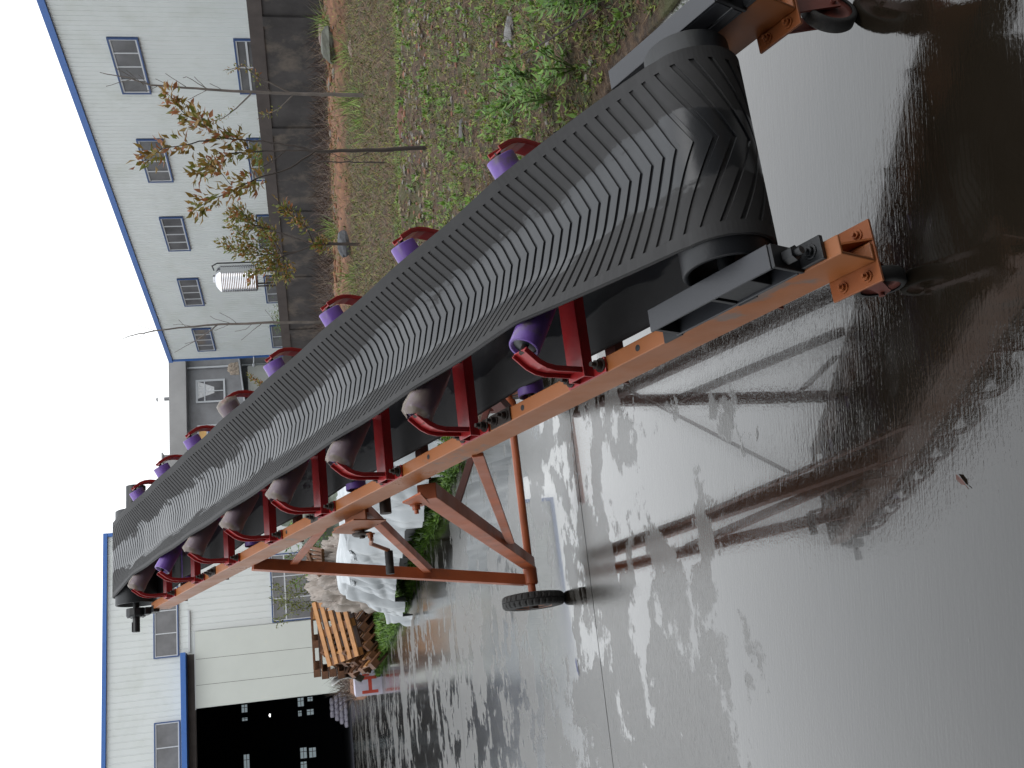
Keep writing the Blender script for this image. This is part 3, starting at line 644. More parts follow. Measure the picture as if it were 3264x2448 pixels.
# lean-to in front of the grey block
T_ = thing('lean_to_shed', 'pale lean to shed with thin white sloping roof edge below the grey building window', 'shed', tuple(FG(0, 0, 2)))
b = MB(); FG.box(b, -5, .45, 0, 4.15, .02, 1.2); b.obj('wall', mat('pale_concrete', (.34, .35, .33), .8, var=.1, vscale=1), T_)
b = MB(); b.hexa([FG(-5, 4.02, .0), FG(1.5, 4.60, .0), FG(1.5, 4.60, 1.5), FG(-5, 4.02, 1.5), FG(-5, 4.10, .0), FG(1.5, 4.68, 0), FG(1.5, 4.68, 1.5), FG(-5, 4.10, 1.5)]); b.obj('roof', M['frame'], T_)
def lump(P, rx, ry, h, seed, mt, name, par=None, n1=72, n2=36, amp=.10, top=.0, **tg):
    b = MB(); vs = []
    for j in range(n2 + 1):
        ph = math.pi / 2 * j / n2
        for i in range(n1):
            a = 2 * math.pi * i / n1; v = Vector((math.cos(a) * math.cos(ph), math.sin(a) * math.cos(ph), math.sin(ph)))
            r = 1 + amp * mn.fractal(v * 1.6 + Vector((seed, seed * 2, 0)), .7, 2, 4) * 1.6 - .42 * abs(mn.noise(Vector((v.x * 4.5 + seed, v.y * 4.5 + v.z * 2, v.z * 1.0)))) - .22 * abs(mn.noise(Vector((v.x * 9 - v.z * 5, v.y * 9 + seed, v.z * 3)))) - .06 * abs(mn.noise(v * 17)) + .12
            p = .75; sq = lambda x: math.copysign(abs(x) ** p, x)
            vs.append(Vector(P) + Vector((sq(v.x) * rx * r, sq(v.y) * ry * r, sq(v.z) * h * (r if j else 1) - .01)))
    fs = [(j * n1 + i, j * n1 + (i + 1) % n1, (j + 1) * n1 + (i + 1) % n1, (j + 1) * n1 + i) for j in range(n2) for i in range(n1)]
    b.add(vs, fs, True); return b.obj(name, mt, par, **tg)
sk = MB(); sk.cyl(FG(1.3, 4.62, .9), FG(-.3, 4.22, .95), .02, 8)
lump(FG(.45, 4.62, .9), .34, .3, .55, 3, mat('sacking', (.30, .25, .20), .8, var=.3, vscale=9, bump=.02, bscale=8), 'tied_sack', label='crumpled beige sack sitting on the lean to roof edge', category='sack')
# white barn on the left with its sliding door
T_ = thing('barn_building', 'white ribbed metal workshop with open dark doorway and blue canopy', 'building', tuple(B0))
b = MB()
FB.box(b, .16, 8.12, 0, 10.42, -.12, 0); FB.box(b, -14, .16, 6.70, 10.42, -.12, 0); FB.box(b, -14, -6, 0, 6.70, -.12, 0)
ribs(FB, b, .2, 8.1, 6.95, 10.4, .285, .05, .02); ribs(FB, b, 3.5, 8.1, .0, 6.95, .285, .05, .02); ribs(FB, b, -14, .2, 7.0, 10.4, .285, .05, .02)
b.obj('wall', M['white'], T_)
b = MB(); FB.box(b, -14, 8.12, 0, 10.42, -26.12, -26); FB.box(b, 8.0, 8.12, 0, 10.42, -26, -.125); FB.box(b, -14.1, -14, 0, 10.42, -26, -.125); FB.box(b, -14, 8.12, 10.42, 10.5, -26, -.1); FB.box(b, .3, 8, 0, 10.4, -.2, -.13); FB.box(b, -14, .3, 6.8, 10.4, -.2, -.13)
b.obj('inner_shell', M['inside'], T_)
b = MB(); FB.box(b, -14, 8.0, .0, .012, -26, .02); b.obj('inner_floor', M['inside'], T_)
b = MB(); FB.box(b, -14, 8.28, 10.425, 10.60, -.2, .12); FB.box(b, 8.12, 8.28, 0, 10.425, -.2, .10); b.obj('roof_trim', M['blue'], T_)
window(FB, T_, 2.47, 5.60, 7.37, 8.45, muls=2); window(FB, T_, -3.4, -.24, 7.36, 8.45, muls=2)
window(FB, T_, 3.53, 6.66, 1.20, 3.27, d=.035, muls=2, hmul=2.63)
b = MB(); FB.box(b, -8, 2.56, 7.02, 7.24, .0, .7); cn = b.obj('canopy', M['blue'], T_)
b = MB(); FB.box(b, -8, 2.5, 6.70, 7.015, .004, .12); b.obj('lintel', M['coping'], T_)
b = MB(); FB.box(b, 2.6, 4.46, 6.88, 6.96, .02, .10); FB.box(b, .1, 3.5, 6.66, 6.70, .13, .20); b.obj('door_rail', M['frame'], T_)
b = MB(); FB.box(b, .16, 3.46, .03, 6.66, .13, .19); dr = b.obj('sliding_door', M['door'], T_)
for x in (1.12, 2.24): b = MB(); FB.box(b, x, x + .015, .05, 6.64, .188, .1925); b.obj('door_seam', M['coping'], dr)
FB2 = Fr(B0 + nb * 22, db, -nb)
for t0, t1, z0, z1 in ((.57, 1.04, 6.04, 6.39), (.05, .24, 6.05, 6.38), (-2.84, -2.0, 6.02, 6.36), (.53, 1.06, 2.47, 2.84), (-.07, .27, 2.64, 2.85), (-.06, .28, 1.87, 2.29), (-2.67, -2.02, 2.44, 2.84), (-2.68, -2.09, 1.86, 2.28), (.79, 1.05, 1.89, 2.21), (-3.28, -2.87, 2.48, 2.85), (-4.6, -4.0, 6.02, 6.36)):
    b = MB(); FB2.box(b, t0, t1, z0, z1, -.03, 0); o = b.obj('far_window', M['day'], T_)  # panes emit by themselves, standing in for daylight through openings
    b = MB(); FB2.box(b, t0, t1, (z0 + z1) / 2 - .02, (z0 + z1) / 2 + .01, .002, .02); FB2.box(b, (t0 * .4 + t1 * .6), (t0 * .4 + t1 * .6) + .03, z0, z1, .022, .04); b.obj('glazing_bar', M['inside'], o)
b = MB(); b.lathe(FB2(.2, 4.70, .1), -UP, [(0, .03), (.06, .12), (.1, .1)], 10); b.obj('pendant_lamp', M['lamp'], T_)
# water tank behind the boundary wall
tk = Vector((4.83, 41.42, 0)) - Vector((0, 0, 0)); T_ = thing('water_tank', 'ribbed stainless steel water tank with domed top above the boundary wall', 'water tank', tuple(tk))
b = MB(); pr = [(2.80, .0), (2.80, .50)]
for k in range(20): z = 2.84 + k * .068; pr += [(z, .535), (z + .02, .55), (z + .04, .55), (z + .06, .535)]
pr += [(4.24, .52), (4.38, .36), (4.44, .16), (4.44, .15), (4.50, .15), (4.50, 0)]
b.lathe(tk, UP, pr, 40); b.obj('tank', M['stain'], T_)
for a in range(4): b = MB(); q = tk + Vector((math.cos(a * 1.57 + .5), math.sin(a * 1.57 + .5), 0)) * .42; b.cyl(q, q + UP * 2.8, .035, 6); b.obj('leg', M['steel'], T_)
b = MB(); q = tk + Vector((.58, -.25, 0)); b.tube([q + UP * .5, q + UP * 4.3, q + UP * 4.50 - Vector((.1, 0, 0)), q + UP * 4.44 - Vector((.28, -.05, 0))], .03, 8); b.obj('inlet_pipe', M['black'], T_)

# ------------------------------------------------------------------ leaves, trees, weeds
def quads(name, mt, P, D, U_, ln, wd, col, par=None, fold=.25, **tg):
    # P base points, D direction, U_ side; each a folded pointed leaf (4 triangles)
    P = np.asarray(P, float); D = np.asarray(D, float); U_ = np.asarray(U_, float); n_ = len(P)
    ln = np.broadcast_to(ln, n_)[:, None]; wd = np.broadcast_to(wd, n_)[:, None]
    D /= np.linalg.norm(D, axis=1)[:, None]; U_ = U_ - D * (U_ * D).sum(1)[:, None]; U_ /= np.linalg.norm(U_, axis=1)[:, None] + 1e-9; Nn = np.cross(D, U_)
    v = np.stack([P, P + D * ln * .45 + U_ * wd * .5 + Nn * wd * fold, P + D * ln - Nn * ln * .12, P + D * ln * .45 - U_ * wd * .5 + Nn * wd * fold, P + D * ln * .5], 1).reshape(-1, 3)
    idx = np.arange(n_)[:, None] * 5; f = (idx[:, :, None] + np.array([[0, 1, 4], [1, 2, 4], [2, 3, 4], [3, 0, 4]])[None]).reshape(-1)
    me = bpy.data.meshes.new(name); nf = n_ * 4
    me.vertices.add(len(v)); me.vertices.foreach_set('co', v.ravel()); me.loops.add(nf * 3); me.loops.foreach_set('vertex_index', f.astype(np.int32)); me.polygons.add(nf)
    me.polygons.foreach_set('loop_start', np.arange(nf) * 3); me.update(calc_edges=True)
    a = me.attributes.new('tint', 'FLOAT_COLOR', 'POINT'); cc = np.ones((n_, 5, 4)); cc[:, :, :3] = np.asarray(col)[:, None, :]; a.data.foreach_set('color', cc.astype(np.float32).ravel())
    me.materials.append(mt); o = bpy.data.objects.new(name, me); COL.objects.link(o)
    if par: o.parent = par; o.matrix_parent_inverse = Matrix.Translation(-par.location)
    for k, q in tg.items(): o[k] = q
    return o
def rdir(n_, up=.3):
    a = rng.uniform(0, 2 * np.pi, n_); z = rng.uniform(-.4, 1, n_) * up * 2; return np.stack([np.cos(a), np.sin(a), z], 1)
def pick(cols, n_, var=.2):
    cols = np.array(cols); c_ = cols[rng.integers(0, len(cols), n_)]; return c_ * rng.uniform(1 - var, 1 + var, (n_, 1))
RED = [(.26, .15, .035), (.22, .17, .035), (.15, .16, .03), (.30, .12, .05), (.20, .13, .03)]
OLV = [(.13, .16, .03), (.17, .17, .035), (.10, .12, .025)]
GRN = [(.10, .20, .03), (.14, .26, .04), (.07, .14, .03)]
def tree(name, label, base, brs, r0, cols, leaf, dens, kind='sapling', mt='bark', leafy=None, grp=None, spread=.06, droop=0):
    base = Vector(base); vn = Vector((base.x, base.y, 0)).normalized(); vr = Vector((vn.y, -vn.x, 0))
    T = thing(name, label, kind, tuple(base), grp); dmap = {}; LP, LD = [], []
    for bi, br in enumerate(brs):
        key = br[0]; d0 = dmap.get(key, 0.); slope = 0 if bi == 0 else random.uniform(-.35, .35); pts = []; L_ = 0
        # subdivide with a little wander
        q = []
        for k in range(len(br) - 1):
            for s_ in range(4): f = s_ / 4; q.append((br[k][0] + (br[k + 1][0] - br[k][0]) * f, br[k][1] + (br[k + 1][1] - br[k][1]) * f))
        q.append(br[-1])
        for k, (x, z) in enumerate(q):
            if k: L_ += math.hypot(x - q[k - 1][0], z - q[k - 1][1])
            dep = d0 + slope * L_; wob = .012 * mn.noise(Vector((k * .9, bi * 3.3, base.x))) if 0 < k < len(q) - 1 else 0
            pts.append(base + vr * (x + wob) + vn * dep + UP * z)
            dmap[(x, z)] = dep
        ztop = max(p[1] for p in brs[0]) or 1
        ra = r0 if bi == 0 else r0 * .45 * max(.35, min(1, L_ * 1.2)); 
        if bi == 0: rad = [r0 * (1 - .85 * k / (len(pts) - 1)) if len(brs[0]) > 4 else r0 * (1 - .35 * k / (len(pts) - 1)) for k in range(len(pts))]
        else: rad = [max(.0025 * r0 / .02, ra * (1 - .8 * k / (len(pts) - 1))) for k in range(len(pts))]
        if bi == 0: pts[0] = pts[0] - UP * .08
        b = MB(); b.tube(pts, rad, 7); o_ = b.obj('trunk' if bi == 0 else 'branch', M[mt], T)
        if leafy is None or bi in leafy:
            st = int(len(pts) * (.35 if bi else .6)); n_ = int(dens * L_)
            for _ in range(n_):
                k = random.randint(st, len(pts) - 2); f = random.random(); p = pts[k].lerp(pts[k + 1], f); dd = (pts[k + 1] - pts[k]).normalized()
                rd = Vector((random.gauss(0, 1), random.gauss(0, 1), random.gauss(-.1 - droop, .8))).normalized()
                LP.append(p + rd * random.random() * spread); LD.append(dd * .7 + rd)
    if LP:
        n_ = len(LP); LP = np.array([tuple(p) for p in LP]); LD = np.array([tuple(p) for p in LD])
        quads('foliage', M['leaf'], LP, LD, rdir(n_), rng.uniform(.7, 1.2, n_) * leaf, rng.uniform(.35, .5, n_) * leaf, pick(cols, n_), T, kind='stuff')
    return T
TG = 'saplings growing in the weed field'
tree('sapling', 'tall almost bare grey sapling in front of the first factory window', (4.238, 14.512, fz(4.2, 14.5)), [[(0, 0), (.01, .37), (.02, .84), (.05, 1.69), (.09, 2.32), (.14, 2.93), (.23, 3.2), (.3, 3.56)],
 [(.09, 2.42), (.29, 2.71)], [(.07, 2.15), (.25, 2.43), (.23, 2.48)], [(.07, 2.17), (.25, 2.34)], [(.14, 3.01), (.33, 3.21)], [(.21, 3.17), (.12, 3.5)], [(.07, 2.19), (-.06, 2.45)], [(.13, 2.93), (.27, 3.06)],
 [(.03, 1.59), (-.18, 1.81), (-.31, 2.01), (-.35, 2.16)], [(.03, 1.05), (.24, 1.47), (.4, 1.67), (.33, 1.88)], [(.06, 1.94), (.16, 2.14)], [(.04, 1.3), (.2, 1.5), (.3, 1.52)], [(.03, 1.0), (-.2, 1.25), (-.3, 1.5)],
 [(.14, 2.8), (.05, 3.0)], [(.2, 3.1), (.36, 3.35)], [(.1, 2.6), (.22, 2.85)]], .032, OLV + RED, .055, 55, mt='barkg', leafy=(8, 9, 11, 12), grp=TG)
T2B = [[(0, 0), (-.02, .49), (-.02, .9)],
 [(-.02, .9), (.02, 1.06), (.06, 1.3), (.09, 1.62), (.19, 1.76), (.28, 1.9), (.39, 1.98), (.45, 2.04)], [(.09, 1.62), (.05, 1.85), (.01, 2.07), (-.09, 2.22)],
 [(-.02, .9), (-.01, 1.12), (-.02, 1.36), (-.03, 1.57), (-.11, 1.73), (-.2, 1.87)], [(-.02, .9), (-.15, 1.1), (-.23, 1.38), (-.31, 1.55), (-.4, 1.75), (-.46, 1.86)],
 [(-.01, 1.12), (-.1, 1.25), (-.19, 1.4), (-.05, 1.44)], [(.15, 1.72), (.31, 1.78)], [(-.02, 1.36), (.04, 1.48), (.14, 1.59)], [(-.28, 1.56), (-.17, 1.64), (-.07, 1.75)], [(-.02, .45), (-.09, .62), (-.02, .82)]]
tree('sapling', 'forked sapling with reddish leaves and dark trunk, nearest of the trees', (1.967, 8.188, fz(1.967, 8.188)), T2B, .019, RED, .078, 135, leafy=(1, 2, 3, 4, 6, 7, 8), grp=TG, spread=.085)
tree('sapling', 'sapling with orange leaves spread in front of the water tank', (2.629, 18.113, fz(2.63, 18.1)), [[(0, 0), (.03, .55), (.03, .82)],
 [(.03, .82), (.17, 1.21), (.3, 1.54), (.37, 1.84), (.6, 2.11), (.57, 2.26)], [(.3, 1.54), (.41, 1.87), (.64, 2.05), (.67, 2.14)], [(.03, .82), (-.09, 1.13), (-.12, 1.56), (-.14, 1.85), (-.03, 2.13), (.1, 2.41)],
 [(-.09, 1.13), (-.17, 1.4), (-.32, 1.66), (-.51, 2.01)], [(.37, 1.82), (.18, 2.02), (.38, 2.2)], [(-.12, 1.56), (.07, 1.81), (.01, 2.06)], [(.04, .84), (.32, .94), (.53, 1.18), (.72, 1.38)], [(-.12, 1.4), (.1, 1.5), (.2, 1.75)], [(-.17, 1.4), (-.3, 1.3), (-.55, 1.35)], [(-.32, 1.66), (-.4, 1.5), (-.6, 1.6)]], .032, RED + OLV, .095, 190, grp=TG, spread=.14)
tree('sapling', 'slender bare tree rising past the far end of the factory roof', (1.33, 17.961, fz(1.33, 17.96)), [[(-.01, 0), (-.06, .78), (-.03, 1.63), (-.02, 2.46), (-.04, 3.05), (-.08, 3.55), (-.14, 3.92), (-.19, 4.09)],
 [(-.08, 3.55), (.03, 3.85)], [(-.04, 3.05), (.09, 3.17)], [(-.01, 2.32), (.07, 2.55), (.13, 2.64)], [(-.02, 2.21), (.09, 2.32), (.18, 2.48)], [(-.03, 2.54), (-.15, 2.71), (-.29, 2.93), (-.47, 3.3)], [(-.03, 1.79), (-.16, 1.97), (-.31, 2.16)],
 [(-.03, 2.33), (-.07, 2.44), (-.12, 2.59)], [(-.04, 1.96), (-.12, 2.07), (-.15, 2.25)], [(-.03, 1.57), (.08, 1.64), (.2, 1.73)], [(-.04, 2.92), (.01, 3.11), (.01, 3.26)], [(-.29, 2.93), (-.33, 3.1)], [(-.1, 3.7), (-.2, 3.85)]], .030, RED, .05, 0, mt='barkg', grp=TG)
tree('sapling', 'small tree with fine olive leaves behind the wooden pallets', (-4.383, 21.75, 0), [[(.06, 0), (.11, .55), (.14, .95)], [(.14, .95), (.23, 1.22), (.23, 1.55), (.29, 1.83), (.44, 2.07)], [(.14, .95), (.07, 1.14), (-.08, 1.41), (-.11, 1.71), (-.32, 2.03)],
 [(.23, 1.22), (.4, 1.47), (.51, 1.76)], [(.07, 1.14), (.05, 1.49), (.06, 1.96)], [(.14, .95), (.01, 1.1), (-.06, 1.25)], [(.23, 1.55), (.1, 1.8), (.15, 2.1)]], .022, OLV, .07, 120, spread=.12)
tree('sapling', 'thin leafy shrub with dark stems beside the white tarpaulin', (-2.627, 17.303, 0), [[(-.06, 0), (-.05, .67), (.03, 1.02), (.1, 1.23)], [(.03, 1.02), (-.04, 1.24), (.06, 1.44), (-.12, 1.63)], [(.03, 1.02), (.21, .94), (.27, .82)], [(.1, 1.23), (.22, 1.47), (.08, 1.65)], [(.03, 1.09), (.15, 1.14), (.3, 1.02)], [(-.04, 1.24), (-.3, 1.3), (-.5, 1.5)], [(.1, 1.23), (.4, 1.3), (.6, 1.6)]], .016, OLV + GRN, .06, 110, spread=.08)
tree('sapling', 'leafy twig tree at the belt edge before the grey building', (1.9 - 1.9, 24.1, 0), [[(-.1, 0), (.02, 1.2), (.1, 1.95)], [(.1, 1.9), (.3, 2.15), (.55, 2.42)], [(.1, 1.83), (-.1, 2.2), (-.16, 2.48)], [(.1, 1.95), (.2, 2.3)]], .02, RED + OLV, .08, 150, leafy=(1, 2), spread=.06)
tree('sapling', 'leafless black stick standing in the brown weeds', (2.688, 11.925, fz(2.69, 11.9)), [[(0, 0), (.01, .3), (.02, .58), (.02, .8)], [(.01, .3), (.08, .42)]], .009, RED, .05, 0, grp=TG)
# shrub tops above the boundary wall
for i, (t, z, r, lab) in enumerate(((4.2, 2.1, .45, 'green shrub top above the boundary wall beside the forked sapling'), (9.0, 2.05, .5, 'green shrub top above the boundary wall left of the second window'), (15.6, 2.0, .55, 'green shrub top above the boundary wall just beyond the water tank'))):
    q = P0w + dw * t + nw * .9; T_ = thing('shrub', lab, 'shrub', tuple(q), 'shrubs behind the boundary wall'); n_ = 500
    LP = np.array([tuple(q)]) + rng.normal(0, 1, (n_, 3)) * np.array([r * .5, r * .5, r * .33]) + np.array([[0, 0, z]])
    quads('foliage', M['leaf'], LP, rdir(n_), rdir(n_), .12, .035, pick(GRN + OLV, n_), T_, kind='stuff')
    for k in range(5): b = MB(); b.tube([q + Vector((random.uniform(-.1, .1), 0, 0)), q + Vector((random.uniform(-r, r) * .5, random.uniform(-r, r) * .5, z))], .012, 5); b.obj('stem', M['bark'], T_)

# ------------------------------------------------------------------ added dark block behind the viewpoint, out of view, darkens near belt and puddle
T_ = thing('workshop_front', 'tall dark workshop front standing behind the near edge of the yard', 'building', (-1, -3.6, 0))
b = MB(); b.hexa([(-16, -2.6, 0), (9, -2.6, 0), (9, -12, 0), (-16, -12, 0), (-16, -2.6, 8.5), (9, -2.6, 8.5), (9, -12, 8.5), (-16, -12, 8.5)]); b.obj('wall', mat('workshop_wall', (.06, .06, .062), .7, var=.2, vscale=.5), T_)
b = MB(); b.hexa([(-5, -2.59, 0), (4, -2.59, 0), (4, -2.55, 0), (-5, -2.55, 0), (-5, -2.59, 5), (4, -2.59, 5), (4, -2.55, 5), (-5, -2.55, 5)]); b.obj('door', M['inside'], T_)  # darker panel on the added block, not a real door

# ------------------------------------------------------------------ the weed field
def scatter(n_, vlo, vhi, pw=1.0, dmin=.05, dmax=.62):
    out = []
    while len(out) < n_:
        k = n_ * 3
        y = np.exp(rng.uniform(np.log(max(1.5, vlo * .6)), np.log(vhi * 1.25), k)) if pw else rng.uniform(1.5, vhi * 1.2, k)
        x0 = np.array([edge_x(q) for q in y]); x = x0 + dmin + rng.uniform(0, 1, k) * (dmax * y + .9)
        v = vcoord(x, y); ok = (v > vlo) & (v < vhi); out += list(zip(x[ok], y[ok]))
    P = np.array(out[:n_]); return np.column_stack([P, [fz(a, c_) for a, c_ in P]])
def rosettes(name, n_, vlo, vhi, size, cols, leaves=6, up=.5, label=None, wr=.42, pos=None, **k):
    P = scatter(n_, vlo, vhi) if pos is None else pos; n_ = len(P); sz = rng.uniform(.5, 1.3, n_) * size * (.65 + .06 * P[:, 1])
    col = pick(cols, n_, .25); PP = np.repeat(P, leaves, 0); m_ = len(PP); D = rdir(m_, up); PP[:, 2] += rng.uniform(0, .8, m_) * np.repeat(sz, leaves) * up * 1.2
    quads(name, M['leaf'], PP, D, np.cross(D, np.array([0, 0, 1.])) + .01, np.repeat(sz, leaves) * rng.uniform(.6, 1.2, m_), np.repeat(sz, leaves) * wr, np.repeat(col, leaves, 0), kind='stuff', **k)
BR = [(.13, .07, .035), (.18, .105, .05), (.08, .042, .022), (.24, .17, .095), (.045, .024, .015), (.16, .075, .04)]
LG = [(.11, .19, .03), (.16, .26, .05), (.08, .14, .03), (.20, .28, .06)]
DG = [(.05, .09, .018), (.09, .13, .022), (.12, .12, .022)]
YG = [(.14, .20, .025), (.20, .27, .035), (.08, .13, .018), (.24, .30, .05), (.17, .16, .03)]
rosettes('low_weeds', 29000, 2.4, 9.8, .024, YG + DG + [(.16, .13, .04)], 5)
rosettes('fresh_weeds', 1300, 2.6, 9.5, .042, [(.12, .22, .035), (.15, .26, .045)], 8, up=.8)
rosettes('mid_weeds', 6000, 9.5, 10.5, .026, LG, 5)
rosettes('far_weeds', 6000, 10.5, 21, .026, DG + [(.13, .14, .04)], 5)
def blades(name, n_, vlo, vhi, ln, cols, lean=1.0, wd=.0035, pos=None):
    P = scatter(n_, vlo, vhi) if pos is None else pos; n_ = len(P); D = rdir(n_, .4 / lean); s_ = (.6 + .07 * P[:, 1])
    quads(name, M['litter'], P, D, rdir(n_), rng.uniform(.4, 1.4, n_) * ln * s_, wd * s_, pick(cols, n_, .3), kind='stuff', fold=.1)
blades('dead_stems', 60000, 2.4, 10.2, .075, BR + [(.28, .20, .10)], 1.0, .0022)
blades('standing_stalks', 3500, 3.0, 19, .20, [(.06, .035, .025), (.09, .06, .04)], .25, .0022)
blades('matted_dead_grass', 52000, 9.8, 19.3, .10, BR + [(.12, .10, .05), (.15, .11, .07)], 1.1, .0032)
blades('litter_flakes', 16000, 2.4, 10, .018, BR + [(.20, .16, .12)], 3, .008)
blades('dry_brush', 16000, 22.6, 34, .26, [(.035, .024, .02), (.06, .038, .03), (.085, .06, .04)], .5, .006)
blades('bank_grass', 4500, 19.5, 22.8, .10, BR + DG, .7, .004)
blades('green_grass_tufts', 12000, 9, 20, .09, YG + DG, .5, .004)
for k, (x, y) in enumerate(((4.0, 15.0), (4.45, 15.3), (5.9, 17.6), (2.2, 19.5), (3.4, 21.5), (5.2, 18.4), (1.1, 20.0), (6.9, 19.0))):
    P = np.array([[x, y, 0]]) + rng.normal(0, .10, (110, 3)) * [1, 1, 0]; P[:, 2] = [fz(a, c_) for a, c_, _ in P]; blades('grass_tuft', 0, 0, 0, .20, LG + [(.2, .2, .06)], .3, .006, pos=P)
def rock(P, rx, ry, rz, seed, mt, name='rock', par=None, **tg):
    b = MB(); n1, n2 = 12, 8; vs = []
    for j in range(n2 + 1):
        ph = math.pi * (j / n2 - .5)
        for i in range(n1):
            a = 2 * math.pi * i / n1; v = Vector((math.cos(a) * math.cos(ph), math.sin(a) * math.cos(ph), math.sin(ph))); r = 1 + 0.10 * mn.cell(v * 1.1 + Vector((seed * 3.1, seed, 0))) + .30 * mn.noise(v * 1.7 + Vector((seed, 0, seed)))
            vs.append(Vector(P) + Vector((v.x * rx * r, v.y * ry * r, v.z * rz * r)))
    b.add(vs, [(j * n1 + i, j * n1 + (i + 1) % n1, (j + 1) * n1 + (i + 1) % n1, (j + 1) * n1 + i) for j in range(n2) for i in range(n1)]); return b, tg
# rubble and pebbles nobody could count
b = MB()
for k in range(3200):
    P = None
    while P is None:
        y = random.uniform(2.5, 14); x = edge_x(y) + .1 + random.random() * (.62 * y + 1); v = vcoord(x, y)
        if 2.5 < v < 7.8 and random.random() < .3: P = (x, y)
        elif 7.8 <= v < 9.9 and random.random() < .9: P = (x, y)
    r = random.uniform(.004, .018) * (1.3 if 7.8 < vcoord(*P) else 1); rb, _ = rock((P[0], P[1], fz(*P) + r * .2), r * random.uniform(.8, 1.6), r, r * .6, k, None)
    b.add(rb.V, rb.F, False, random.choice([0, 0, 1, 2]))
b.obj('rubble', [mat('rubble_grey', (.17, .155, .14), .8, var=.3), mat('rubble_tan', (.24, .18, .12), .8, var=.3), mat('rubble_red', (.20, .09, .055), .8, var=.3)], kind='stuff')
b = MB()
for k in range(2600):
    y = random.uniform(14, 27); x = random.uniform(edge_x(y) + .3, .5 * y + 1.5); v = vcoord(x, y)
    if 19.4 < v < 22.6: r = random.uniform(.015, .07) if v > 19.9 else .02; rb, _ = rock((x, y, fz(x, y) + r * .1), r * 1.5, r, r * .6, k, None); b.add(rb.V, rb.F, False, random.choice([0, 0, 1]))
b.obj('soil_clods', [mat('clod_red', (.17, .075, .04), .9, var=.3), mat('clod_grey', (.15, .13, .11), .9, var=.3)], kind='stuff')
for (x, y, rx, rz, mt, lab) in ((7.15, 20.3, .40, .24, (.19, .13, .11), 'brown pink boulder lying highest in the corner by the dark wall'), (6.45, 18.9, .42, .20, (.13, .135, .11), 'grey green boulder on the red soil bank'),
    (5.75, 17.0, .20, .10, (.22, .15, .12), 'small tan rock just below the grey green boulder'), (3.02, 20.56, .34, .20, (.09, .095, .105), 'dark slate coloured rock on the red soil bank'), (1.45, 5.1, .085, .04, (.20, .11, .075), 'smooth reddish brown stone among the weeds'),
    (1.72, 4.85, .10, .045, (.21, .205, .20), 'pale grey round stone among the low weeds'), (2.46, 9.36, .20, .09, (.16, .06, .04), 'dark red brick piece in the rubble strip'), (1.44, 4.5, .04, .025, (.36, .22, .12), 'small orange tan pebble near the leafy weeds'), (1.65, 6.4, .10, .03, (.13, .125, .12), 'flat dark grey stone chip in the weeds')):
    rx *= .8; rz *= .75; mt = tuple(q * .7 for q in mt); rb, _ = rock((x, y, fz(x, y) + rz * .25), rx, rx * .6, rz, x * 7, None)
    rb.obj('rock', mat('stone', mt, .75, var=.25, vscale=6 / rx * .3, bump=.004, bscale=12), label=lab, category='rock', group='stones in the weed field')
# leafy mugwort plants close to the conveyor
for i, (x, y, h, lab) in enumerate(((1.34, 4.34, .22, 'leafy green mugwort plant beside the belt, nearest the reddish stone'), (1.17, 4.05, .24, 'bright green mugwort plant close behind the belt edge'), (1.20, 3.75, .20, 'dense low mugwort plant by the end of the far black angle bar'), (1.30, 3.3, .24, 'tall leafy mugwort plant at the concrete edge behind the far black bar'), (1.36, 3.05, .22, 'mugwort plant at the very corner of the picture by the concrete edge'), (1.36, 4.74, .20, 'mugwort plant furthest from the concrete edge, with upright bright tip'), (1.42, 3.65, .16, 'small mugwort plant with narrow leaves over bare soil'))):
    z0 = fz(x, y); T_ = thing('mugwort_plant', lab, 'plant', (x, y, z0), 'mugwort plants at the yard edge'); LP, LD, LS = [], [], []
    for s_ in range(5 + i % 3):
        a = random.uniform(0, 6.28); tip = Vector((x + math.cos(a) * h * random.uniform(.2, .8), y + math.sin(a) * h * random.uniform(.2, .8), z0 + h * random.uniform(.5, 1))); p0 = Vector((x, y, z0 - .01)); mid = p0.lerp(tip, .5) + UP * h * .12
        b = MB(); b.tube([p0, mid, tip], [.0035, .003, .0015], 5); b.obj('stem', mat('green_stem', (.10, .14, .04), .6) if 'gs' not in M else M['gs'], T_); M['gs'] = bpy.data.materials['green_stem']
        for k in range(15):
            f = .2 + .8 * k / 14; p = p0.lerp(mid, f * 2) if f < .5 else mid.lerp(tip, f * 2 - 1); aa = k * 2.4 + a
            LP.append(p); LD.append((math.cos(aa), math.sin(aa), random.uniform(-.1, .7) + (f > .9) * .8)); LS.append(.065 * (1.15 - f * .55) * random.uniform(.7, 1.2))
    n_ = len(LP); LS = np.array(LS); LD = np.array(LD, float); quads('leaves', M['leaf'], LP, LD, np.cross(LD, [0, 0, 1.]), LS, LS * .32, pick([(.13, .25, .04), (.17, .31, .05), (.09, .19, .04)], n_, .2), T_, kind='stuff')
for pts, lab in (([(1.31, 3.35, .05), (1.25, 3.55, .2), (1.3, 3.9, .24)], 'thin dark twig leaning over the mugwort plants'), ([(1.07, 3.95, .02), (.98, 3.8, .11), (.93, 3.66, .19)], 'short black twig poking out beside the black angle bar')):
    b = MB(); b.tube([Vector(p) for p in pts], .0035, 5); b.obj('twig', M['bark'], label=lab, category='twig')
# strip of grass in front of the tarpaulin and pallets
G = []
while len(G) < 6500:
    y = random.uniform(7.2, 20.5); x = edge_x(y) - .02 + random.random() ** 1.9 * 1.25
    G.append((x, y, fz(x, y)))
G = np.array(G); rosettes('yard_edge_weeds', 0, 0, 0, .044, [(.09, .17, .025), (.13, .24, .035), (.05, .10, .02)], 8, up=.9, pos=G)

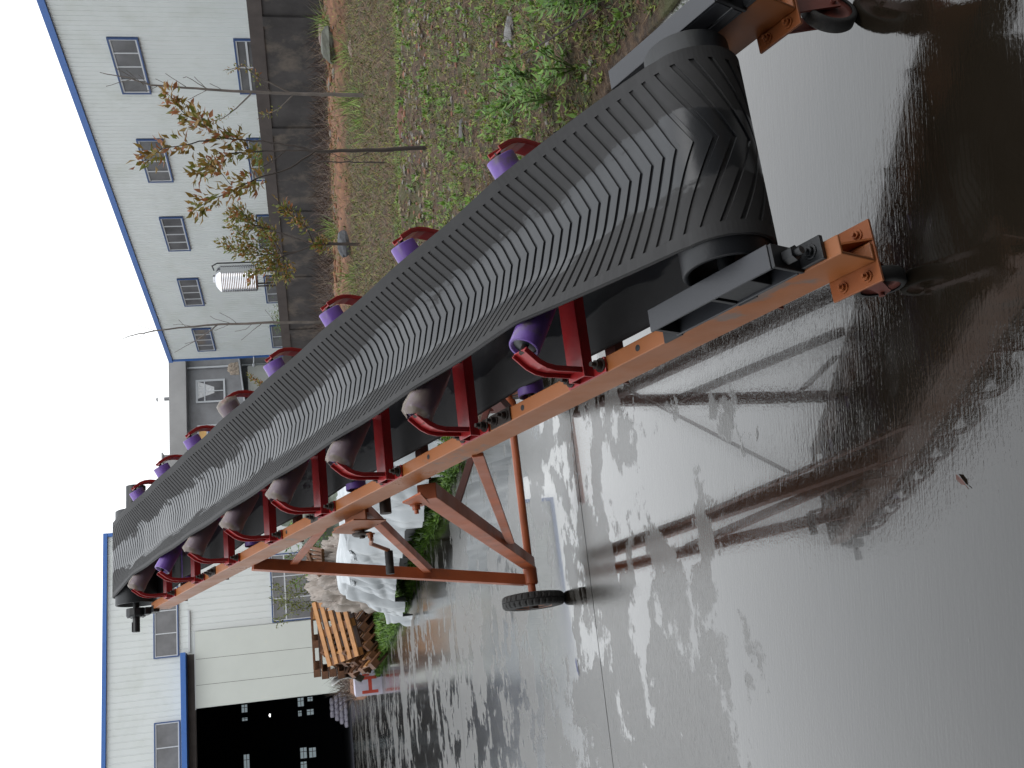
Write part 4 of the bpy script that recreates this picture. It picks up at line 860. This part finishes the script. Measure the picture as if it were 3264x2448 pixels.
# ------------------------------------------------------------------ tarpaulins and pallets
A_ = Vector((-.42, 8.35, 0)); B_ = Vector((-2.72, 12.75, 0)); td = (B_ - A_).normalized(); tn = Vector((-td.y, td.x, 0)) * -1
T_ = thing('tarpaulin_pile', 'long low pile covered with a creased white tarpaulin on the yard edge', 'tarpaulin', tuple((A_ + B_) / 2 + tn * .6))
nu, nv = 240, 80; vs = []; L_ = (B_ - A_).length
for i in range(nu):
    u = i / (nu - 1); s_ = -.25 + u * (L_ + .45)
    hem = .0 if u < .12 or u > .90 else (.30 if .32 < u < .74 else .16); h = .86 * min(1, sm(u / .10) * .25 + .75 if u > 0 else 0) * (1 - .55 * sm((u - .80) / .2)) * (1 - .3 * sm((.10 - u) / .1))
    h += .04 * math.sin(u * 19) + .03 * math.sin(u * 41 + 1)
    for j in range(nv):
        v = j / (nv - 1); 
        if v < .45: f = v / .45; d = -.10 - .05 * (1 - f) + .12 * f; z = hem + (h - hem) * f ** .85
        elif v < .75: f = (v - .45) / .3; d = .02 + 1.1 * f; z = h - .03 * f + .03 * math.sin(f * 6 + u * 9)
        else: f = (v - .75) / .25; d = 1.12 + .15 * f; z = (h - .03) * (1 - f)
        wv = 2.2 * mn.noise(Vector((s_ * .6, v * 1.2, 0)))
        cr = abs(mn.noise(Vector((s_ * 3.0 + wv, v * .9, 3)))) * .20 + abs(mn.noise(Vector((s_ * 6.5 - v * 2.5 + wv, v * 1.6, 9)))) * .08 + abs(mn.noise(Vector((s_ * 2.0, v * 7 + s_, 5)))) * .05
        p = A_ + td * s_ + tn * (d - cr * (1 if v < .5 else 0)); vs.append((p.x, p.y, max(.02, z - (cr * .6 if .4 < v < .8 else 0))))
b = MB(); b.add(vs, [(i * nv + j, i * nv + j + 1, (i + 1) * nv + j + 1, (i + 1) * nv + j) for i in range(nu - 1) for j in range(nv - 1)], True); b.obj('tarpaulin', M['tarp'], T_)
for k in range(3): b = MB(); q = A_ + td * (.9 + k * 1.35) + tn * .55; b.box(q + UP * .21, td * .62, tn * .42, UP * .20); b.obj('shade_crate', M['black'], T_)  # boxes under the sheet, black to paint in the shade below its hem
lump((-2.50, 15.2, 0), .42, .5, 1.18, 5, M['cream'], 'sheeted_heap', label='cream plastic sheeted heap behind the right part of the white tarpaulin', category='heap')
lump((-3.38, 18.2, 0), .46, .6, 1.22, 8, M['cream'], 'sheeted_heap', label='wide cream plastic sheeted heap between the white tarpaulin and the pallets', category='heap')
lump((-1.6, 18.6, 0), 1.15, .8, 1.80, 12, M['grtarp'], 'sheeted_heap', label='tall grey green sheeted heap furthest behind the white tarpaulin', category='heap')
for k in range(4): b = MB(); q = Vector((-2.35 + .05 * k, 14.6 - .02 * k, 1.05 + .0 * k)); b.tube([q, q + Vector((-.02 + .02 * k, .3, .22)), q + Vector((-.25, .2, .05 + .03 * k))], .03, 6); b.obj('rope_bundle' if k == 0 else 'rope_bundle', M['wood'], label=None or ['light brown rolled strap on top of the cream heap, lowest coil', 'light brown rolled strap on the cream heap, second coil', 'light brown rolled strap on the cream heap, third coil', 'light brown rolled strap on the cream heap, highest coil'][k], category='strap')
# pallets
PC = Vector((-4.73, 18.9, 0)); pv = Vector((-.243, .970, 0)); pr_ = Vector((.970, .243, 0))
def boards(b, x0, x1, y0, y1, z0, z1): b.hexa([(x0, y0, z0), (x1, y0, z0), (x1, y1, z0), (x0, y1, z0), (x0, y0, z1), (x1, y0, z1), (x1, y1, z1), (x0, y1, z1)])
def make_pallet(label):
    T_ = thing('pallet', label, 'pallet', (0, 0, 0), 'wooden pallets piled at the yard edge'); hx, hy = .60, .50
    mm = [M['wood'], M['wood2'], M['wood'], M['wood3']]
    for k in range(5): b = MB(); y = -hy + k * .22; boards(b, -hx, hx, y, y + .12, .114, .138); b.obj('top_board', mm[k % 4], T_)
    for x in (-hx, -.07, hx - .14): b = MB(); boards(b, x, x + .14, -hy, hy, .092, .1135); b.obj('stringer_board', mm[0], T_)
    for x in (-hx, -.07, hx - .14):
        for y in (-hy, -.07, hy - .14): b = MB(); boards(b, x + .001, x + .139, y + .001, y + .139, .0225, .0915); b.obj('block', mm[1 if x > 0 else 0], T_)
    for y in (-hy, -.07, hy - .14): b = MB(); boards(b, -hx + .002, hx - .002, y, y + .14, 0, .022); b.obj('bottom_board', mm[3], T_)
    return T_
p0_ = make_pallet('x')
def place(first, t, d, z, yaw, pitch=0, roll=0, label=''):
    if first: T_ = p0_
    else:
        T_ = p0_.copy(); COL.objects.link(T_)
        for ch in list(p0_.children): q = ch.copy(); COL.objects.link(q); q.parent = T_
    T_.location = PC + pr_ * t + pv * d + UP * z
    base = Matrix((pr_, pv, UP)).transposed()
    T_.rotation_euler = (base @ Matrix.Rotation(roll, 3, 'Y') @ Matrix.Rotation(pitch, 3, 'X') @ Matrix.Rotation(yaw, 3, 'Z')).to_euler()
    T_['label'] = label; return T_
zz = 0
W_ = ['lowest', 'second lowest', 'third', 'fourth', 'fifth', 'sixth', 'third from the top', 'second from the top', 'topmost']
for k in range(9):
    place(k == 0, .15 + (.0 if k > 4 else .12) + random.uniform(-.04, .04), .95 + random.uniform(-.03, .03), .002 + k * .1455 + (.01 if k > 5 else 0), random.uniform(-.04, .04), label='wet brown pallet, %s of the level stack at the back' % W_[k])
for k in range(9): place(0, .28 + random.uniform(-.06, .06), 2.02, .002 + k * .1455, random.uniform(-.05, .05), label='dark wet pallet, %s of the hindmost level stack' % W_[k])
for k in range(5): place(0, .98 + random.uniform(-.05, .05), 1.45, .002 + k * .1455, random.uniform(-.2, .2), label='dark wet pallet in the low stack behind the slumped one, %s' % W_[k])
pale_ = place(0, .42, -.25, .78, .06, R(34), R(-9), 'pale pallet leaning with its boards facing the yard in the middle of the pile')
for ch in pale_.children:
    if ch.name.startswith('top_board') or ch.name.startswith('block'): ch.material_slots[0].link = 'OBJECT'; ch.material_slots[0].material = M['wood2']
for k, (t, d, z, rl) in enumerate(((.92, -.02, .0, 42), (.72, -.10, .0, 46), (.52, -.16, .0, 44), (.32, -.24, .0, 49), (.12, -.20, .0, 45), (-.06, -.34, .0, 50))): place(0, t, d, z + .02, .08 * k, R(8), R(rl), 'dark wet pallet tilted on edge in the tumbled front, %s from the right' % ['first', 'second', 'third', 'fourth', 'fifth', 'last'][k])
for k in range(4): place(0, .98 + .02 * k, .5 - .06 * k, .06 + .15 * k, .2 + .12 * k, R(5 * k), R(-6 - 3 * k), 'brown pallet in the slumped stack next to the white tarpaulin, %s' % ['at the bottom', 'second up', 'third up', 'on top'][k])
for k in range(3): place(0, .02 + .14 * k, .35 - .1 * k, .22 + .13 * k, .3, R(20), R(38 + 6 * k), 'dark pallet slanting down to the yard at the left of the pile, %s' % ['underneath', 'in the middle', 'uppermost'][k])
b = MB(); vs = []
for i in range(12):
    for j in range(10): u, v = i / 11, j / 9; q = PC + pr_ * (-.62 + .12 * math.sin(v * 3) + .08 * u) + pv * (.35 + u * .7) + UP * (1.0 - v * .55 - .1 * u * v); vs.append(q + pr_ * .03 * mn.noise(Vector((u * 5, v * 5, 0))))
b.add(vs, [(i * 10 + j, i * 10 + j + 1, (i + 1) * 10 + j + 1, (i + 1) * 10 + j) for i in range(11) for j in range(9)], True); o = b.obj('plastic_sheet', mat('milky_sheet', (.42, .43, .42), .35, var=.15, bump=.01, bscale=10), label='milky grey plastic sheet hanging at the left side of the pallet pile', category='sheet')
sol = o.modifiers.new('thickness', 'SOLIDIFY'); sol.thickness = .006
# printed white bags
def bag(P, dx, dy, lx, ly, lz, mt, name='bag', **tg):
    b = MB(); n1, n2 = 16, 8; vs = []
    for j in range(n2 + 1):
        ph = math.pi * (j / n2 - .5)
        for i in range(n1):
            a = 2 * math.pi * i / n1; v = Vector((math.cos(a) * math.cos(ph), math.sin(a) * math.cos(ph), math.sin(ph))); sq = lambda x, p=.45: math.copysign(abs(x) ** p, x)
            vs.append(Vector(P) + dx * sq(v.x) * lx + dy * sq(v.y) * ly + UP * (sq(v.z, .8) * lz + lz))
    b.add(vs, [(j * n1 + i, j * n1 + (i + 1) % n1, (j + 1) * n1 + (i + 1) % n1, (j + 1) * n1 + i) for j in range(n2) for i in range(n1)], True); return b.obj(name, mt, **tg)
M['bag'] = mat('woven_bag', (.46, .44, .52), .6, var=.12, vscale=8, bump=.004, bscale=30); M['print'] = mat('red_print', (.40, .05, .03), .6, var=.2)
PB = Vector((-5.95, 20.75, 0)); 
for k in range(4):
    o = bag(PB + db * .04 + UP * (.136 * k), db, nb, .24, .32, .07, M['bag'], label='white woven bag, %s of the stack by the pallets' % ['bottom', 'second', 'third', 'top'][k], category='bag', group='woven bags stacked beside the pallets')
T_ = thing('printed_sheet', 'white printed plastic sheet with a big red H shape hanging before the bags', 'sheet', tuple(PB - nb * .36))
FP = Fr(PB - nb * .37, db, -nb); b = MB(); FP.box(b, -.21, .29, .0, .53, 0, .012); b.obj('sheet', M['bag'], T_)
for a in ((-.17, -.11, .08, .40), (-.11, .10, .20, .27), (.10, .16, .10, .42), (.17, .22, .24, .38)): b = MB(); FP.box(b, *a, .0125, .015); b.obj('red_mark', M['print'], T_)
b0_ = None; bi = 0
for r_ in range(4):
    for k in range(6 - r_):
        q = B0 + nb * (4.5 + .05 * k) + db * (.32 - .30 * k - .12 * r_) + UP * (.014 + .22 * r_)
        if b0_ is None: b0_ = bag(q, db, nb, .17, .35, .115, M['bag'], label='grey white woven bag', category='bag', group='woven bags piled inside the doorway'); o = b0_
        else: o = b0_.copy(); COL.objects.link(o); o.location = q - (B0 + nb * 4.5 + db * .32 + UP * .014)
        o['label'] = 'grey white bag inside the doorway, %s row, %s from the door' % (['bottom', 'second', 'third', 'top'][r_], ['nearest', 'second', 'third', 'fourth', 'fifth', 'sixth'][k])
# fallen leaf and scraps on the yard
b = MB(); q = Vector((-.22, 1.625, .002)); dl = Vector((.55, .83, 0)) * .6; sl = Vector((.83, -.55, 0)) * .6
b.add([q - dl * .026, q - dl * .008 + sl * .009 + UP * .003, q + dl * .016 + sl * .008 + UP * .004, q + dl * .03 + UP * .001, q + dl * .014 - sl * .008 + UP * .004, q - dl * .01 - sl * .008 + UP * .003, q + UP * .001], [(0, 1, 6), (1, 2, 6), (2, 3, 6), (3, 4, 6), (4, 5, 6), (5, 0, 6)])
b.tube([q - dl * .026 + UP * .001, q - dl * .04 + UP * .002], .0008, 5); b.obj('fallen_leaf', M['dry'], label='single dark red fallen leaf on the wet concrete', category='leaf')
b = MB(); q = Vector((-1.28, 4.53, .001)); b.add([q, q + Vector((-.02, -.005, .004)), q + Vector((-.055, -.03, .004)), q + Vector((-.075, -.06, .001)), q + Vector((-.05, -.045, .003)), q + Vector((-.01, -.02, .002))], [(0, 1, 2, 3, 4, 5)][:1]); b.obj('blue_scrap', mat('blue_scrap', (.02, .03, .12), .4), label='torn dark blue plastic scrap on the wet concrete beyond the slab joint', category='scrap')
